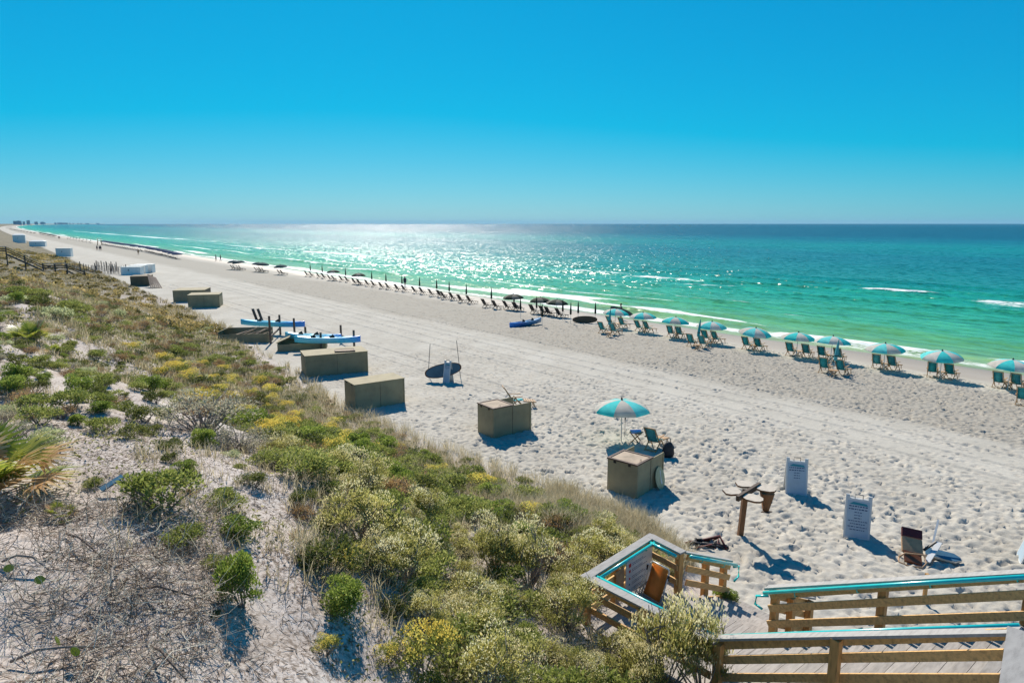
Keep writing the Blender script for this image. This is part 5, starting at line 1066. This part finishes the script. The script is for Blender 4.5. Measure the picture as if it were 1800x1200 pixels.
V, F = leaf_quads(p, unit(dv+rs.normal(size=(n, 3))*.5), rs.uniform(.18, .36, n), rs.uniform(.08, .18, n), rs)
tag(link('far_scrub', np_mesh('far_scrub', V, F, L_['far'], {'tint': np.repeat(np.clip(ct[ci]+rs.normal(0, .15, n), 0, 1), 4)})), 'brown and green scrub covering the dune towards the far stairs', 'scrub', kind='stuff')
# sticks: three-sided prisms along bent lines
def sticks(u, v, z0, L, th, el, rs_, curl=.5, seg=3):
    n = len(u); a = rs_.uniform(0, 6.28, n); p = np.stack([D2[0]*u+N2[0]*v, D2[1]*u+N2[1]*v, z0], 1); pts = [p]; e = el.copy()
    for s in range(seg):
        a = a+rs_.normal(0, curl, n); e = e+rs_.normal(0, curl*.6, n); st_ = np.stack([np.cos(a)*np.cos(e), np.sin(a)*np.cos(e), np.sin(e)], 1)*(L/seg)[:, None]; q_ = pts[-1]+st_; pts.append(q_)
    Vs = []
    for s, q_ in enumerate(pts):
        t = th*(1-.75*s/seg); dr = pts[min(s+1, seg)]-pts[max(s-1, 0)]; dr = unit(dr); sx = unit(np.cross(dr, np.array([0.1, .2, 1.0]))); sy = np.cross(dr, sx)
        for c in range(3): Vs.append(q_+sx*(t*math.cos(2.094*c))[:, None]+sy*(t*math.sin(2.094*c))[:, None])
    V = np.stack(Vs, 1).reshape(-1, 3); k = np.arange(n)*(3*(seg+1)); F = []
    for s in range(seg):
        for c in range(3): F.append(np.stack([k+3*s+c, k+3*s+(c+1) % 3, k+3*s+3+(c+1) % 3, k+3*s+3+c], 1))
    return V, np.concatenate(F)
def px_zone(n, x0, x1, y0, y1):
    """ground places seen inside a part of the picture, uniform over the ground sampled there"""
    u = rs.uniform(2, 16, n*5); v = rs.uniform(-3, 8, n*5); X = D2[0]*u+N2[0]*v; Y = D2[1]*u+N2[1]*v; z = H(u, v); dep = Y*_cp+(CAM_H-z)*_sp; up = Y*_sp-(CAM_H-z)*_cp
    px = 900+FOC*X/dep; py = 600-FOC*up/dep; k = (px > x0) & (px < x1) & (py > y0) & (py < y1); return u[k][:n], v[k][:n]
u, v = px_zone(10000, -80, 400, 890, 1260); k = (fbm(u*.8, v*.8, 151, 3) > .40) | (rs.uniform(0, 1, len(u)) < .3); u, v = u[k], v[k]; n = len(u)
V, F = sticks(u, v, H(u, v)+rs.uniform(0, .12, n), rs.uniform(.15, .75, n)**1.0, rs.uniform(.0018, .0062, n), rs.uniform(-.05, .6, n), rs, .55, 4)
tag(link('dead_brush', np_mesh('dead_brush', V, F, L_['twig'], {'tint': np.repeat(rs.uniform(0, 1, n), 15)})), 'tangle of dead grey twigs covering the lower left slope', 'dead brush', kind='stuff')
u, v = px_zone(14000, 60, 700, 660, 1260); n = len(u)
V, F = sticks(u, v, H(u, v)+.004, rs.uniform(.03, .17, n), rs.uniform(.0025, .006, n), rs.uniform(-.05, .25, n), rs, .5, 2)
tag(link('twig_litter', np_mesh('twig_litter', V, F, L_['twig'], {'tint': np.repeat(rs.uniform(0, .7, n), 9)})), 'short brown twigs littering the bare dune sand', 'litter', kind='stuff')
# larger dead branches lying singly on the lower left slope
for i, (a_, b_, c_, lab) in enumerate((((118, 945), (165, 985), (205, 1010), 'thick dark dead branch sloping down from the small palmetto'), ((196, 1060), (200, 1020), (222, 995), 'curved dead branch rising among the twigs'), ((250, 1045), (310, 1060), (380, 1066), 'straight grey stick lying on shaded sand'), ((20, 1175), (120, 1165), (235, 1145), 'long pale stick near the bottom left corner'), ((270, 1150), (300, 1190), (330, 1210), 'forked dead branch at the bottom edge'), ((5, 995), (60, 1000), (90, 1015), 'bleached stick near the left edge'))):
    p0, p1, p2 = (Vector(G(*q_, .05)) for q_ in (a_, b_, c_)); p1.z += .10
    tag(MB().tube([p0, p0.lerp(p1, .5)+Vector((0, 0, .05)), p1, p1.lerp(p2, .5), p2], [.015, .014, .012, .009, .004], 6).build('dead_branch', M['shrubby' if i % 2 else 'oldwood'], None, True), lab, 'branch', 'dead branches on the lower slope')
ug = [(72, 1022), (270, 1043), (395, 1154), (507, 1173)]
for i, (x, y) in enumerate(((19, 1022), (73, 1043), (105, 1154), (136, 1173))):
    g = Vector(G(x, y, .16)); m = MB().prism([(.055*math.cos(2*math.pi*k/12), .05*math.sin(2*math.pi*k/12)) for k in range(12)], .003, Matrix.Translation(g) @ Euler((R(30+20*i), R(15), i)).to_matrix().to_4x4())
    o = m.build('round_leaf', L_['bright']); at_ = o.data.attributes.new('tint', 'FLOAT', 'POINT'); at_.data.foreach_set('value', [.7]*len(o.data.vertices)); MB().tube([tuple(g), (g.x+.02, g.y, g.z-.18)], .003, 4).build('stalk', M['shrubby'], o)
    tag(o, '%s round green leaf from the top among the dead twigs' % ordn(i), 'leaf', 'round leaves among the twigs')
g = Vector(G(197, 868, .1)); tag(MB().beam(g+Vector((-.1, -.1, 0)), g+Vector((.12, .12, .14)), .16, .02).build('blue_scrap', M['bluelid']), 'teal blue scrap of plastic under the wide green shrub', 'scrap')

# ------------------------------------------------------------------ the air: thin haze over the far coast
hz_m = bpy.data.materials.new('haze_air'); hz_m.use_nodes = True; t_ = hz_m.node_tree; t_.nodes.clear()
pv = t_.nodes.new('ShaderNodeVolumePrincipled'); pv.inputs['Density'].default_value = 2.8e-5; pv.inputs['Color'].default_value = (.42, .74, 1.0, 1); pv.inputs['Anisotropy'].default_value = .0
ho = t_.nodes.new('ShaderNodeOutputMaterial'); t_.links.new(pv.outputs[0], ho.inputs['Volume'])

HX0, HX1, HY0, HY1, HZ0, HZ1 = -12500.0, 36000.0, -2600.0, 37000.0, -8.0, 130.0
HZ = MB().box(((HX0+HX1)/2, (HY0+HY1)/2, (HZ0+HZ1)/2), (HX1-HX0, HY1-HY0, HZ1-HZ0)).build('haze', hz_m); tag(HZ, kind='stuff')
